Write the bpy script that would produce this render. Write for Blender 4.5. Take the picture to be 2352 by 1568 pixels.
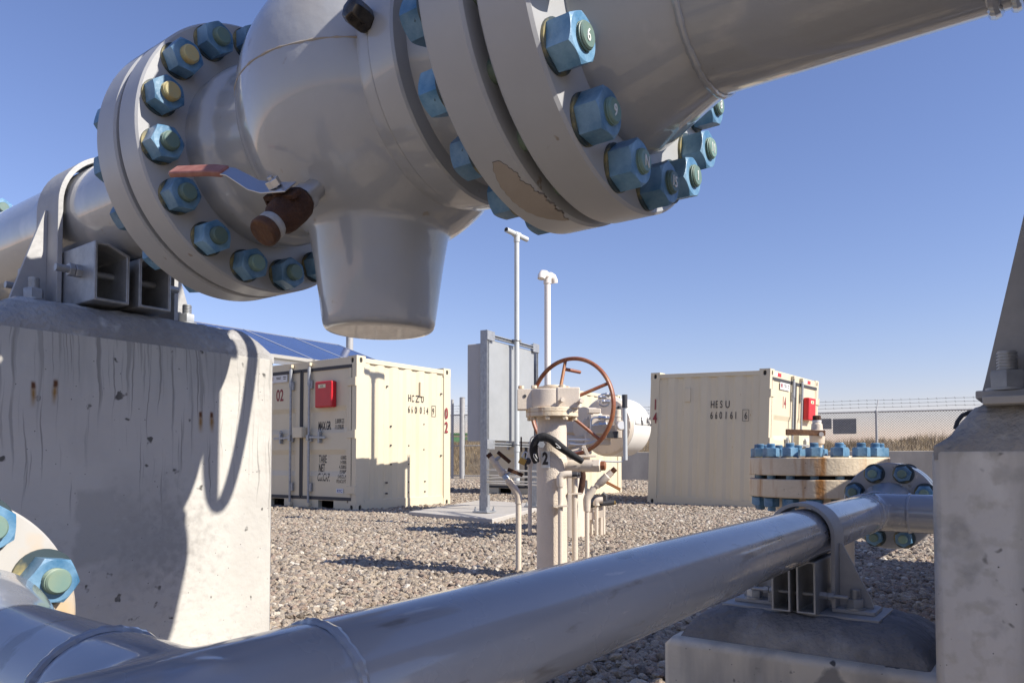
import bpy, bmesh, math, random
import numpy as np
from mathutils import Vector, Matrix, Euler
R = math.radians
random.seed(7)
rng = np.random.default_rng(11)
for o in list(bpy.data.objects): bpy.data.objects.remove(o)
S = bpy.context.scene
C = S.collection

# ------------------------------------------------------------------ camera, sky, sun, exposure
CAM_H, F_PX, YAW, PITCH = 0.65, 1700.0, R(36.35), R(2.0)
cam_d = bpy.data.cameras.new('camera'); cam = bpy.data.objects.new('camera', cam_d); C.objects.link(cam)
S.camera = cam
cam_d.sensor_width = 36; cam_d.lens = 36 * F_PX / 2352
cam_d.shift_y = 213.6 / 2352
cam_d.clip_start = 0.02; cam_d.clip_end = 5000
cam.location = (0, 0, CAM_H)
cam.rotation_euler = Euler((R(90) + PITCH, 0, YAW), 'XYZ')
SUN_AZ, SUN_EL = R(9.2), R(36.6)
SUN = Vector((math.cos(SUN_EL) * math.cos(SUN_AZ), math.cos(SUN_EL) * math.sin(SUN_AZ), math.sin(SUN_EL)))
world = bpy.data.worlds.new('World'); S.world = world; world.use_nodes = True
wn = world.node_tree; bg = wn.nodes['Background']
sky = wn.nodes.new('ShaderNodeTexSky'); sky.sky_type = 'NISHITA'; sky.sun_disc = False
sky.sun_elevation = SUN_EL; sky.sun_rotation = R(90) - SUN_AZ
sky.altitude = 1000; sky.air_density = 1.5; sky.dust_density = 0.0; sky.ozone_density = 8.0
tint = wn.nodes.new('ShaderNodeMix'); tint.data_type = 'RGBA'; tint.blend_type = 'MULTIPLY'; tint.inputs[0].default_value = 1
tint.inputs[7].default_value = (1.11, .825, .875, 1)
wn.links.new(sky.outputs[0], tint.inputs[6]); wn.links.new(tint.outputs[2], bg.inputs[0]); bg.inputs[1].default_value = 0.10
sl = bpy.data.lights.new('sun', 'SUN'); sl.energy = 4.2; sl.angle = R(0.53); sl.color = (1.0, 0.94, 0.845)
so = bpy.data.objects.new('sun', sl); C.objects.link(so); so.location = (20, 4, 30)
so.rotation_euler = SUN.to_track_quat('Z', 'Y').to_euler()
vs = S.view_settings; vs.view_transform = 'Standard'; vs.look = 'None'; vs.gamma = 1; vs.exposure = 0.78

_fw = Vector((-math.sin(YAW), math.cos(YAW), 0)); _rt = Vector((math.cos(YAW), math.sin(YAW), 0)); _up = Vector((0, 0, 1))
def P(x, y, d):
    """a spot in the yard: x, y on a 2352 px wide survey of the place, d metres away"""
    f = _fw * math.cos(PITCH) + _up * math.sin(PITCH); u = _up * math.cos(PITCH) - _fw * math.sin(PITCH)
    r = f + _rt * ((x - 1176) / F_PX) - u * ((y - 997.6) / F_PX)
    return Vector((0, 0, CAM_H)) + r * d

# ------------------------------------------------------------------ materials
def nd(nt, typ, **kw):
    n = nt.nodes.new(typ)
    for k, v in kw.items():
        if k in n.inputs: n.inputs[k].default_value = v
        else: setattr(n, k, v)
    return n
def mat(name, col, rough=.5, metal=0., col2=None, nscale=6., bump=0., bscale=60., spec=.5, coords='Object', detail=5, lo=.35, hi=.65, rvar=.0, stretch=None, rnd=0.0, coat=0.):
    m = bpy.data.materials.new(name); m.use_nodes = True; nt = m.node_tree; b = nt.nodes['Principled BSDF']
    b.inputs['Roughness'].default_value = rough; b.inputs['Metallic'].default_value = metal
    b.inputs['Specular IOR Level'].default_value = spec; b.inputs['Coat Weight'].default_value = coat; b.inputs['Coat Roughness'].default_value = .06
    b.inputs['Base Color'].default_value = (*col, 1)
    tc = nt.nodes.new('ShaderNodeTexCoord'); vec = tc.outputs[coords]
    if stretch:
        mp = nd(nt, 'ShaderNodeMapping'); mp.inputs['Scale'].default_value = stretch; nt.links.new(vec, mp.inputs[0]); vec = mp.outputs[0]
    m['_'] = 1
    last = None
    if col2:
        n = nd(nt, 'ShaderNodeTexNoise', Scale=nscale, Detail=detail, Roughness=.62); nt.links.new(vec, n.inputs['Vector'])
        r = nd(nt, 'ShaderNodeMapRange'); r.inputs[1].default_value = lo; r.inputs[2].default_value = hi; nt.links.new(n.outputs[0], r.inputs[0])
        mx = nd(nt, 'ShaderNodeMix', data_type='RGBA'); mx.inputs[6].default_value = (*col, 1); mx.inputs[7].default_value = (*col2, 1)
        nt.links.new(r.outputs[0], mx.inputs[0]); last = mx.outputs[2]
        nt.links.new(last, b.inputs['Base Color'])
        if rvar:
            r2 = nd(nt, 'ShaderNodeMapRange'); r2.inputs[3].default_value = rough; r2.inputs[4].default_value = rough + rvar
            nt.links.new(r.outputs[0], r2.inputs[0]); nt.links.new(r2.outputs[0], b.inputs['Roughness'])
    if rnd:
        oi = nt.nodes.new('ShaderNodeObjectInfo'); hs = nd(nt, 'ShaderNodeHueSaturation')
        r3 = nd(nt, 'ShaderNodeMapRange'); r3.inputs[3].default_value = 1 - rnd; r3.inputs[4].default_value = 1 + rnd
        nt.links.new(oi.outputs['Random'], r3.inputs[0]); nt.links.new(r3.outputs[0], hs.inputs['Value'])
        if last: nt.links.new(last, hs.inputs['Color'])
        else: hs.inputs['Color'].default_value = (*col, 1)
        last = hs.outputs[0]; nt.links.new(last, b.inputs['Base Color'])
    if bump:
        n2 = nd(nt, 'ShaderNodeTexNoise', Scale=bscale, Detail=6); nt.links.new(vec, n2.inputs['Vector'])
        bp = nd(nt, 'ShaderNodeBump', Strength=bump, Distance=.01); nt.links.new(n2.outputs[0], bp.inputs['Height']); nt.links.new(bp.outputs[0], b.inputs['Normal'])
    return m
def out(m): return m.node_tree.nodes['Principled BSDF']
def overlay(m, col, mask_fn, rough=None):
    """lay another colour over the base where mask_fn(node_tree) gives a 0..1 socket"""
    nt = m.node_tree; b = out(m)
    mx = nd(nt, 'ShaderNodeMix', data_type='RGBA'); mx.inputs[7].default_value = (*col, 1)
    src = b.inputs['Base Color']
    if src.is_linked: nt.links.new(src.links[0].from_socket, mx.inputs[6])
    else: mx.inputs[6].default_value = src.default_value
    nt.links.new(mask_fn(nt), mx.inputs[0]); nt.links.new(mx.outputs[2], src)
def noise_mask(scale, lo, hi, stretch=None, gate=None, coords='Object', detail=4, w=0., kind='noise', dist=0.):
    def f(nt):
        tc = nt.nodes.new('ShaderNodeTexCoord'); vec = tc.outputs[coords]
        mp = nd(nt, 'ShaderNodeMapping'); mp.inputs['Scale'].default_value = stretch or (1, 1, 1); mp.inputs['Location'].default_value = (w, w * .7, w * .3)
        nt.links.new(vec, mp.inputs[0])
        if kind == 'voronoi': n = nd(nt, 'ShaderNodeTexVoronoi', Scale=scale)
        else: n = nd(nt, 'ShaderNodeTexNoise', Scale=scale, Detail=detail, Distortion=dist)
        nt.links.new(mp.outputs[0], n.inputs['Vector'])
        r = nd(nt, 'ShaderNodeMapRange'); r.inputs[1].default_value = lo; r.inputs[2].default_value = hi; nt.links.new(n.outputs[0], r.inputs[0])
        o = r.outputs[0]
        if gate:  # gate = (axis, from, to): fades along an axis of the object
            sp = nt.nodes.new('ShaderNodeSeparateXYZ'); nt.links.new(vec, sp.inputs[0])
            g = nd(nt, 'ShaderNodeMapRange'); g.inputs[1].default_value = gate[1]; g.inputs[2].default_value = gate[2]
            nt.links.new(sp.outputs[gate[0]], g.inputs[0])
            mu = nd(nt, 'ShaderNodeMath', operation='MULTIPLY'); nt.links.new(o, mu.inputs[0]); nt.links.new(g.outputs[0], mu.inputs[1]); o = mu.outputs[0]
        return o
    return f

M = {}
M['grey'] = mat('grey_paint', (.375, .380, .386), .28, col2=(.350, .354, .358), nscale=3, bump=.16, bscale=24, rvar=.12, spec=.5, coat=.9)
overlay(M['grey'], (.30, .27, .23), noise_mask(34, .70, .76))
overlay(M['grey'], (.33, .30, .26), noise_mask(5, .60, .8, w=3., detail=9))
overlay(M['grey'], (.47, .46, .45), noise_mask(8, .62, .70, w=13., detail=10, stretch=(1, 1, .6)))
M['greyrim'] = mat('grey_paint_machined', (.392, .395, .40), .34, col2=(.358, .36, .364), nscale=5, bump=.05, bscale=40)
overlay(M['greyrim'], (.25, .21, .17), noise_mask(30, .70, .74, w=1.))
M['bypass'] = mat('shaded_grey_paint', (.265, .28, .315), .22, col2=(.24, .255, .29), nscale=4, bump=.07, bscale=16, rvar=.10, coat=.8)  # same grey paint, darkened and blued for shade and sky reflection
overlay(M['bypass'], (.16, .16, .17), noise_mask(11, .63, .69, stretch=(3, .7, 3)))
overlay(M['bypass'], (.38, .38, .39), noise_mask(16, .68, .72, stretch=(3, .5, 3), w=5.))
M['nut'] = mat('blue_nut_coating', (.046, .15, .275), .42, col2=(.21, .355, .49), nscale=20, lo=.36, hi=.70, bump=.12, bscale=120, rnd=.22)
overlay(M['nut'], (.015, .035, .05), noise_mask(60, .66, .72))
M['stud'] = mat('stud_teal', (.10, .19, .18), .5, col2=(.17, .22, .16), nscale=9, lo=.42, hi=.62, rnd=.35, coords='Object')
M['studgold'] = mat('stud_gold', (.48, .34, .13), .5, col2=(.36, .36, .20), nscale=30, rnd=.1)
M['washer'] = mat('washer_plated', (.03, .05, .06), .5, col2=(.30, .25, .11), nscale=14, lo=.54, hi=.66)
M['dark'] = mat('recess_shade', (.03, .03, .03), .8)  # near black stands in for the shade inside openings
M['gasket'] = mat('gasket', (.035, .035, .04), .7)
M['rust'] = mat('rusty_iron', (.045, .018, .010), .9, col2=(.085, .036, .018), nscale=40, bump=.6, bscale=160)
M['rustcap'] = mat('rusty_cap', (.13, .055, .02), .75, col2=(.06, .026, .014), nscale=30, bump=.3, bscale=120)
M['redrust'] = mat('red_oxide_paint', (.24, .075, .035), .45, col2=(.30, .14, .06), nscale=22, lo=.45, hi=.7, bump=.1, bscale=80)
M['orange'] = mat('weathered_orange_paint', (.36, .16, .05), .5, col2=(.26, .09, .04), nscale=18)
M['galv'] = mat('galvanised_steel', (.30, .31, .32), .45, .45, col2=(.40, .41, .42), nscale=30, bump=.05, bscale=90)
M['galvdull'] = mat('weathered_galvanised', (.33, .325, .32), .55, .1, col2=(.40, .395, .39), nscale=10, bump=.12, bscale=70)
M['wire'] = mat('old_fence_wire', (.13, .13, .13), .6, .3)
M['sheet'] = mat('galvanised_sheet', (.36, .37, .37), .45, .25, col2=(.40, .41, .41), nscale=4, bump=.03, bscale=5)
M['steel'] = mat('stainless', (.55, .55, .56), .3, .9)
M['cap'] = mat('red_grip', (.26, .095, .07), .45, col2=(.34, .15, .115), nscale=30, lo=.4, hi=.6)
M['beige'] = mat('beige_paint', (.66, .57, .47), .45, col2=(.61, .53, .43), nscale=8, bump=.12, bscale=120)
M['beigerough'] = mat('beige_paint_rough', (.66, .57, .47), .5, col2=(.61, .53, .43), nscale=8, bump=.45, bscale=150)
M['beigerust'] = mat('beige_paint_rusting', (.69, .575, .42), .5, col2=(.63, .52, .37), nscale=10, bump=.25, bscale=80)
overlay(M['beigerust'], (.42, .19, .05), noise_mask(9, .53, .70, stretch=(2.4, 2.4, .3)))
overlay(M['beigerust'], (.10, .05, .03), noise_mask(50, .70, .74))
M['tankwhite'] = mat('tank_white', (.74, .70, .64), .35, col2=(.70, .66, .60), nscale=5)
M['cream'] = mat('cream_paint', (.645, .565, .415), .40, col2=(.615, .535, .385), nscale=3, stretch=(1, 1, .5), bump=.02, bscale=12)
overlay(M['cream'], (.42, .25, .10), noise_mask(14, .72, .80, stretch=(1, 1, .4), w=2.))
M['rubber'] = mat('black_rubber', (.045, .045, .05), .6)
M['red'] = mat('red_plastic', (.55, .012, .02), .35, col2=(.50, .012, .02), nscale=6)
M['inkblack'] = mat('black_lettering', (.035, .03, .03), .6)
M['inkred'] = mat('maroon_lettering', (.24, .025, .035), .6)
M['inkwhite'] = mat('white_marker', (.75, .75, .72), .6)
M['white'] = mat('white_label', (.66, .66, .66), .5)
M['ivory'] = mat('ivory_label', (.72, .66, .45), .5)
M['pvcgrey'] = mat('grey_conduit', (.45, .47, .47), .5, col2=(.50, .52, .52), nscale=3)
M['polewhite'] = mat('white_pole_paint', (.74, .69, .64), .45, col2=(.70, .65, .60), nscale=4)
M['cloth'] = mat('black_cloth', (.018, .018, .02), .85, bump=.5, bscale=60)
M['brass'] = mat('brass', (.45, .30, .10), .4, .8)
M['bluepart'] = mat('blue_tape', (.35, .45, .62), .5)

# concrete, each with its own stains
def concrete(name, base, dark, sc=2.2, warm=(.47, .45, .41)):
    m = mat(name, base, .82, col2=warm, nscale=sc, bump=.25, bscale=45, lo=.35, hi=.7)
    overlay(m, dark, noise_mask(3.2, .50, .72, w=4., detail=8))
    overlay(m, (.10, .095, .085), noise_mask(30, .70, .745, w=2., detail=2))
    overlay(m, (.09, .085, .08), noise_mask(46, .075, .045, kind='voronoi', w=1.))
    return m
M['concrete'] = concrete('pier_concrete', (.55, .525, .475), (.42, .40, .365), warm=(.49, .47, .43))
# run-off streaks below the grout, and rust marks
def spot(y, z, ry, rz, soft=.35, wob=.02, ws=22, drip=0.):
    # a stain of its own at a place on the pier face (object y, z), with a ragged edge
    def f(nt):
        tc = nt.nodes.new('ShaderNodeTexCoord'); n = nd(nt, 'ShaderNodeTexNoise', Scale=ws, Detail=6); nt.links.new(tc.outputs['Object'], n.inputs['Vector'])
        sb = nd(nt, 'ShaderNodeVectorMath', operation='SUBTRACT'); sb.inputs[1].default_value = (.5, .5, .5); nt.links.new(n.outputs['Color'], sb.inputs[0])
        scl = nd(nt, 'ShaderNodeVectorMath', operation='SCALE'); scl.inputs['Scale'].default_value = wob * 4; nt.links.new(sb.outputs[0], scl.inputs[0])
        ad = nd(nt, 'ShaderNodeVectorMath', operation='ADD'); nt.links.new(tc.outputs['Object'], ad.inputs[0]); nt.links.new(scl.outputs[0], ad.inputs[1])
        sp = nt.nodes.new('ShaderNodeSeparateXYZ'); nt.links.new(ad.outputs[0], sp.inputs[0]); o = None
        for k, c_, r_ in ((1, y, ry), (2, z, rz)):
            a = nd(nt, 'ShaderNodeMath', operation='SUBTRACT'); nt.links.new(sp.outputs[k], a.inputs[0]); a.inputs[1].default_value = c_
            b_ = nd(nt, 'ShaderNodeMath', operation='ABSOLUTE'); nt.links.new(a.outputs[0], b_.inputs[0])
            m_ = nd(nt, 'ShaderNodeMapRange'); m_.inputs[1].default_value = r_; m_.inputs[2].default_value = r_ * (1 - soft); nt.links.new(b_.outputs[0], m_.inputs[0])
            if o is None: o = m_.outputs[0]
            else:
                mu = nd(nt, 'ShaderNodeMath', operation='MULTIPLY'); nt.links.new(o, mu.inputs[0]); nt.links.new(m_.outputs[0], mu.inputs[1]); o = mu.outputs[0]
        return o
    return f
def drips(fine, lo, hi, zc, spread, w, soft=.10):
    # separate run-off drips: thin in y, each with its own length down from the grout
    def f(nt):
        tc = nt.nodes.new('ShaderNodeTexCoord'); sp = nt.nodes.new('ShaderNodeSeparateXYZ'); nt.links.new(tc.outputs['Object'], sp.inputs[0])
        nw = nd(nt, 'ShaderNodeTexNoise', Scale=9., Detail=3); nt.links.new(tc.outputs['Object'], nw.inputs['Vector'])
        wy = nd(nt, 'ShaderNodeMath', operation='MULTIPLY_ADD'); nt.links.new(nw.outputs[0], wy.inputs[0]); wy.inputs[1].default_value = .024; nt.links.new(sp.outputs[1], wy.inputs[2])
        def noise1(ky, kz, off, det):
            a = nd(nt, 'ShaderNodeMath', operation='MULTIPLY'); nt.links.new(wy.outputs[0], a.inputs[0]); a.inputs[1].default_value = ky
            b_ = nd(nt, 'ShaderNodeMath', operation='MULTIPLY'); nt.links.new(sp.outputs[2], b_.inputs[0]); b_.inputs[1].default_value = kz
            cb_ = nt.nodes.new('ShaderNodeCombineXYZ'); nt.links.new(a.outputs[0], cb_.inputs[0]); nt.links.new(b_.outputs[0], cb_.inputs[1]); cb_.inputs[2].default_value = off
            n = nd(nt, 'ShaderNodeTexNoise', Scale=1., Detail=det); nt.links.new(cb_.outputs[0], n.inputs['Vector']); return n.outputs[0]
        n1 = noise1(fine, 2.6, w, 2.5); n2 = noise1(fine * .45, .0, w + 7, 1.)
        m1 = nd(nt, 'ShaderNodeMapRange'); m1.inputs[1].default_value = lo; m1.inputs[2].default_value = hi; nt.links.new(n1, m1.inputs[0])
        zz = nd(nt, 'ShaderNodeMath', operation='MULTIPLY_ADD'); nt.links.new(n2, zz.inputs[0]); zz.inputs[1].default_value = spread; nt.links.new(sp.outputs[2], zz.inputs[2])
        m2 = nd(nt, 'ShaderNodeMapRange'); m2.inputs[1].default_value = zc + spread * .5; m2.inputs[2].default_value = zc + spread * .5 + soft; nt.links.new(zz.outputs[0], m2.inputs[0])
        mu = nd(nt, 'ShaderNodeMath', operation='MULTIPLY'); nt.links.new(m1.outputs[0], mu.inputs[0]); nt.links.new(m2.outputs[0], mu.inputs[1]); return mu.outputs[0]
    return f
overlay(M['concrete'], (.45, .435, .40), drips(34, .50, .68, .74, .7, 3., .16))
overlay(M['concrete'], (.36, .345, .315), drips(80, .565, .64, .66, 1.1, 11., .10))
overlay(M['concrete'], (.30, .285, .26), drips(120, .60, .665, .62, 1.4, 23., .06))
overlay(M['concrete'], (.47, .45, .415), noise_mask(42, .55, .66, stretch=(1, 1, 1.5), gate=(2, .60, .45), w=3., detail=10))
overlay(M['concrete'], (.42, .40, .365), spot(-.135, .50, .052, .088, soft=.16, wob=.016, ws=16))
overlay(M['concrete'], (.38, .36, .33), spot(.02, .46, .15, .14, soft=.8, wob=.10, ws=48))
for y_, z_ in ((-.268, .812), (-.226, .818), (.118, .768), (.150, .768)):
    overlay(M['concrete'], (.30, .17, .05), spot(y_, z_ - .018, .0085, .032, soft=.9, wob=.003)); overlay(M['concrete'], (.12, .045, .015), spot(y_, z_, .0055, .010, soft=.6, wob=.002))
M['concrete2'] = concrete('footing_concrete', (.74, .665, .54), (.56, .51, .43), warm=(.64, .58, .475))
overlay(M['concrete2'], (.36, .335, .30), noise_mask(6, .50, .66, stretch=(1.4, 1.4, .25), w=7., detail=6))
overlay(M['concrete2'], (.70, .67, .61), noise_mask(7, .58, .72, stretch=(1, 1, .5), w=17., detail=6))
overlay(M['concrete2'], (.30, .28, .25), noise_mask(9, .62, .68, w=27., detail=8))
M['concrete3'] = concrete('weathered_pier_concrete', (.55, .53, .50), (.40, .385, .36), warm=(.49, .47, .44))
overlay(M['concrete3'], (.34, .325, .30), noise_mask(7, .50, .64, stretch=(1.6, 1.6, .22), w=7., detail=6))
overlay(M['concrete3'], (.66, .645, .61), noise_mask(9, .58, .70, stretch=(1, 1, .6), w=17., detail=7))
overlay(M['concrete3'], (.36, .345, .32), noise_mask(13, .58, .68, w=27., detail=9))
overlay(M['concrete3'], (.44, .42, .38), noise_mask(40, .52, .66, w=37., detail=8))
M['grout'] = mat('grout', (.40, .39, .375), .92, col2=(.28, .27, .262), nscale=6, bump=.9, bscale=70, lo=.35, hi=.62)
overlay(M['grout'], (.50, .49, .47), noise_mask(14, .60, .70, w=3.))
M['grout2'] = mat('dark_grout', (.24, .235, .235), .92, col2=(.17, .168, .17), nscale=6, bump=1.0, bscale=80, lo=.35, hi=.62)
overlay(M['grout2'], (.34, .335, .33), noise_mask(9, .56, .72, w=3., detail=8))
M['slab'] = mat('slab_concrete', (.46, .43, .39), .85, col2=(.40, .37, .33), nscale=3, bump=.1, bscale=40)
M['wallconc'] = mat('wall_concrete', (.40, .37, .33), .85, col2=(.30, .28, .25), nscale=1.5, stretch=(1, 1, .4))
# solar panel glass with cells
def solar():
    m = mat('solar_cells', (.015, .035, .12), .12, spec=.6); nt = m.node_tree; b = out(m)
    tc = nt.nodes.new('ShaderNodeTexCoord'); br = nd(nt, 'ShaderNodeTexBrick', Scale=1.0)
    br.offset = 0; br.inputs['Color1'].default_value = (.014, .034, .13, 1); br.inputs['Color2'].default_value = (.020, .045, .16, 1); br.inputs['Mortar'].default_value = (.10, .13, .2, 1)
    br.inputs['Mortar Size'].default_value = .004; br.inputs['Brick Width'].default_value = .16; br.inputs['Row Height'].default_value = .16
    nt.links.new(tc.outputs['Object'], br.inputs['Vector']); nt.links.new(br.outputs[0], b.inputs['Base Color']); return m
M['solar'] = solar()
M['alu'] = mat('aluminium_frame', (.62, .62, .62), .4, .7)
# gravel
def gravel_mat():
    m = bpy.data.materials.new('gravel_stone'); m.use_nodes = True; nt = m.node_tree; b = out(m)
    oi = nt.nodes.new('ShaderNodeObjectInfo'); cr = nt.nodes.new('ShaderNodeValToRGB'); cr.color_ramp.interpolation = 'LINEAR'
    cols = [(0, (0.135, 0.111, 0.091)), (.10, (0.286, 0.229, 0.171)), (.26, (0.368, 0.302, 0.229)), (.42, (0.293, 0.214, 0.167)), (.55, (0.413, 0.343, 0.258)), (.70, (0.342, 0.285, 0.226)), (.83, (0.218, 0.188, 0.160)), (.92, (0.459, 0.393, 0.300)), (1, (0.585, 0.530, 0.449))]
    el = cr.color_ramp.elements
    el[0].position = 0; el[0].color = (*cols[0][1], 1); el[1].position = 1; el[1].color = (*cols[-1][1], 1)
    for p, c in cols[1:-1]:
        e = el.new(p); e.color = (*c, 1)
    nt.links.new(oi.outputs['Random'], cr.inputs[0])
    tc = nt.nodes.new('ShaderNodeTexCoord'); n = nd(nt, 'ShaderNodeTexNoise', Scale=2.5, Detail=5); nt.links.new(tc.outputs['Object'], n.inputs['Vector'])
    hs = nd(nt, 'ShaderNodeHueSaturation'); r = nd(nt, 'ShaderNodeMapRange'); r.inputs[1].default_value = .3; r.inputs[2].default_value = .7; r.inputs[3].default_value = .75; r.inputs[4].default_value = 1.2
    nt.links.new(n.outputs[0], r.inputs[0]); nt.links.new(r.outputs[0], hs.inputs['Value']); nt.links.new(cr.outputs[0], hs.inputs['Color']); nt.links.new(hs.outputs[0], b.inputs['Base Color'])
    bp = nd(nt, 'ShaderNodeBump', Strength=.35, Distance=.1); nt.links.new(n.outputs[0], bp.inputs['Height']); nt.links.new(bp.outputs[0], b.inputs['Normal'])
    b.inputs['Roughness'].default_value = .85
    return m
M['stone'] = gravel_mat()
def ground_mat():
    m = bpy.data.materials.new('gravel_bed'); m.use_nodes = True; nt = m.node_tree; b = out(m)
    tc = nt.nodes.new('ShaderNodeTexCoord'); v = nd(nt, 'ShaderNodeTexVoronoi', Scale=26); nt.links.new(tc.outputs['Object'], v.inputs['Vector'])
    sp = nt.nodes.new('ShaderNodeSeparateColor'); nt.links.new(v.outputs['Color'], sp.inputs[0])
    cr = nt.nodes.new('ShaderNodeValToRGB'); el = cr.color_ramp.elements
    el[0].color = (.22, .175, .125, 1); el[1].color = (.42, .345, .255, 1); e = el.new(.5); e.color = (.32, .26, .185, 1)
    nt.links.new(sp.outputs[0], cr.inputs[0]); nt.links.new(cr.outputs[0], b.inputs['Base Color'])
    bp = nd(nt, 'ShaderNodeBump', Strength=1.0, Distance=.02); bp.invert = True
    nt.links.new(v.outputs['Distance'], bp.inputs['Height']); nt.links.new(bp.outputs[0], b.inputs['Normal']); b.inputs['Roughness'].default_value = .9
    return m
M['ground'] = ground_mat()
M['field'] = mat('far_field', (.20, .22, .07), .9, col2=(.36, .30, .16), nscale=.05)
M['straw'] = mat('dry_grass', (.26, .195, .11), .9, col2=(.17, .12, .065), nscale=1.2)
M['green'] = mat('green_machine_paint', (.09, .20, .08), .6)

# ------------------------------------------------------------------ builders
def tag(o, label=None, cat=None, group=None, kind=None):
    if label: o['label'] = label
    if cat: o['category'] = cat
    if group: o['group'] = group
    if kind: o['kind'] = kind
    return o
def thing(name, label, cat, loc=(0, 0, 0), rotz=0., group=None, rot=None):
    o = bpy.data.objects.new(name, None); C.objects.link(o); o.empty_display_size = .1
    o.location = loc; o.rotation_euler = rot or (0, 0, rotz)
    return tag(o, label, cat, group)
def frame(d, up=(0, 0, 1)):
    d = Vector(d).normalized(); u = Vector(up)
    if abs(d.dot(u)) > .98: u = Vector((1, 0, 0))
    a = u.cross(d).normalized(); b = d.cross(a).normalized()
    return a, b, d
class MB:
    def __init__(s, off=(0, 0, 0)): s.v = []; s.f = []; s.off = Vector(off)
    def add(s, V, F):
        n = len(s.v); s.v += [tuple(Vector(v) - s.off) for v in V]; s.f += [tuple(i + n for i in f) for f in F]; return s
    def box(s, c, d, rot=None, ch=0.):
        c = Vector(c); hx, hy, hz = [k / 2 for k in d]; m = rot.to_matrix() if isinstance(rot, Euler) else (rot or Matrix.Identity(3))
        V = [c + m @ Vector((x, y, z)) for z in (-hz, hz) for x, y in ((-hx, -hy), (hx, -hy), (hx, hy), (-hx, hy))]
        return s.add(V, [(0, 3, 2, 1), (4, 5, 6, 7), (0, 1, 5, 4), (1, 2, 6, 5), (2, 3, 7, 6), (3, 0, 4, 7)])
    def lathe(s, prof, o, d, n=48, close=True, up=(0, 0, 1)):
        """prof: list of (distance along d, radius)"""
        a, b, d = frame(d, up); o = Vector(o); V = []; F = []
        for t, r in prof:
            for i in range(n):
                q = 2 * math.pi * i / n; V.append(o + d * t + (a * math.cos(q) + b * math.sin(q)) * r)
        for k in range(len(prof) - 1):
            for i in range(n):
                j = (i + 1) % n; F.append((k * n + i, k * n + j, (k + 1) * n + j, (k + 1) * n + i))
        if close:
            F.append(tuple(range(n - 1, -1, -1))); F.append(tuple((len(prof) - 1) * n + i for i in range(n)))
        return s.add(V, F)
    def cyl(s, p0, p1, r0, r1=None, n=24, ch=0.):
        p0 = Vector(p0); p1 = Vector(p1); L = (p1 - p0).length; r1 = r0 if r1 is None else r1
        pr = [(0, r0), (L, r1)] if not ch else [(0, r0 - ch), (ch, r0), (L - ch, r1), (L, r1 - ch)]
        return s.lathe(pr, p0, p1 - p0, n)
    def tube(s, pts, r, n=12, flat=None):
        pts = [Vector(p) for p in pts]; rs = [float(k) for k in np.interp(np.linspace(0, 1, len(pts)), np.linspace(0, 1, len(r)), r)] if isinstance(r, (list, tuple)) else [r] * len(pts)
        V = []; F = []; prev = None
        for k, p in enumerate(pts):
            d = (pts[min(k + 1, len(pts) - 1)] - pts[max(k - 1, 0)]).normalized()
            if prev is None: a, b, _ = frame(d)
            else:
                a = (prev - d * prev.dot(d)).normalized(); b = d.cross(a)
            prev = a
            for i in range(n):
                q = 2 * math.pi * i / n; V.append(p + (a * math.cos(q) * (flat or 1) + b * math.sin(q)) * rs[k])
        for k in range(len(pts) - 1):
            for i in range(n):
                j = (i + 1) % n; F.append((k * n + i, k * n + j, (k + 1) * n + j, (k + 1) * n + i))
        F.append(tuple(range(n - 1, -1, -1))); F.append(tuple((len(pts) - 1) * n + i for i in range(n)))
        return s.add(V, F)
    def prism(s, poly, p0, ex, ey, depth):
        """polygon (u,v) in the plane p0 + u*ex + v*ey, extruded by the vector depth"""
        p0 = Vector(p0); ex = Vector(ex); ey = Vector(ey); dp = Vector(depth); n = len(poly)
        A = [p0 + ex * u + ey * v for u, v in poly]; V = A + [a + dp for a in A]
        F = [tuple(range(n - 1, -1, -1)), tuple(range(n, 2 * n))] + [(i, (i + 1) % n, n + (i + 1) % n, n + i) for i in range(n)]
        if ex.cross(ey).dot(dp) < 0: F = [tuple(reversed(f)) for f in F]
        return s.add(V, F)
    def ring(s, c, d, rad, r, n=48, m=10, a0=0., a1=2 * math.pi, rough=0.):
        a, b, d = frame(d); c = Vector(c); full = abs(a1 - a0 - 2 * math.pi) < 1e-6
        pts = [c + (a * math.cos(a0 + (a1 - a0) * i / n) + b * math.sin(a0 + (a1 - a0) * i / n)) * rad for i in range(n + (0 if full else 1))]
        V = []; F = []
        for i, p in enumerate(pts):
            o = (p - c).normalized()
            for k in range(m):
                q = 2 * math.pi * k / m; rr_ = r * (1 + rough * (.5 * math.sin(i * 1.9) + .35 * math.sin(i * .73 + 1) + .3 * math.sin(i * 3.1 + 2))); V.append(p + (o * math.cos(q) + d * (math.sin(q) + rough * .5 * math.sin(i * .61)) * 1.35) * rr_)
        N = len(pts)
        for i in range(N if full else N - 1):
            for k in range(m): F.append((i * m + k, ((i + 1) % N) * m + k, ((i + 1) % N) * m + (k + 1) % m, i * m + (k + 1) % m))
        return s.add(V, F)
    def mesh(s, name, mats, ang=32):
        me = bpy.data.meshes.new(name); me.from_pydata(s.v, [], s.f); me.update()
        bm = bmesh.new(); bm.from_mesh(me); bmesh.ops.recalc_face_normals(bm, faces=bm.faces); bm.to_mesh(me); bm.free()
        me.shade_smooth(); me.set_sharp_from_angle(angle=R(ang))
        for m in (mats if isinstance(mats, (list, tuple)) else [mats]): me.materials.append(m)
        return me
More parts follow.
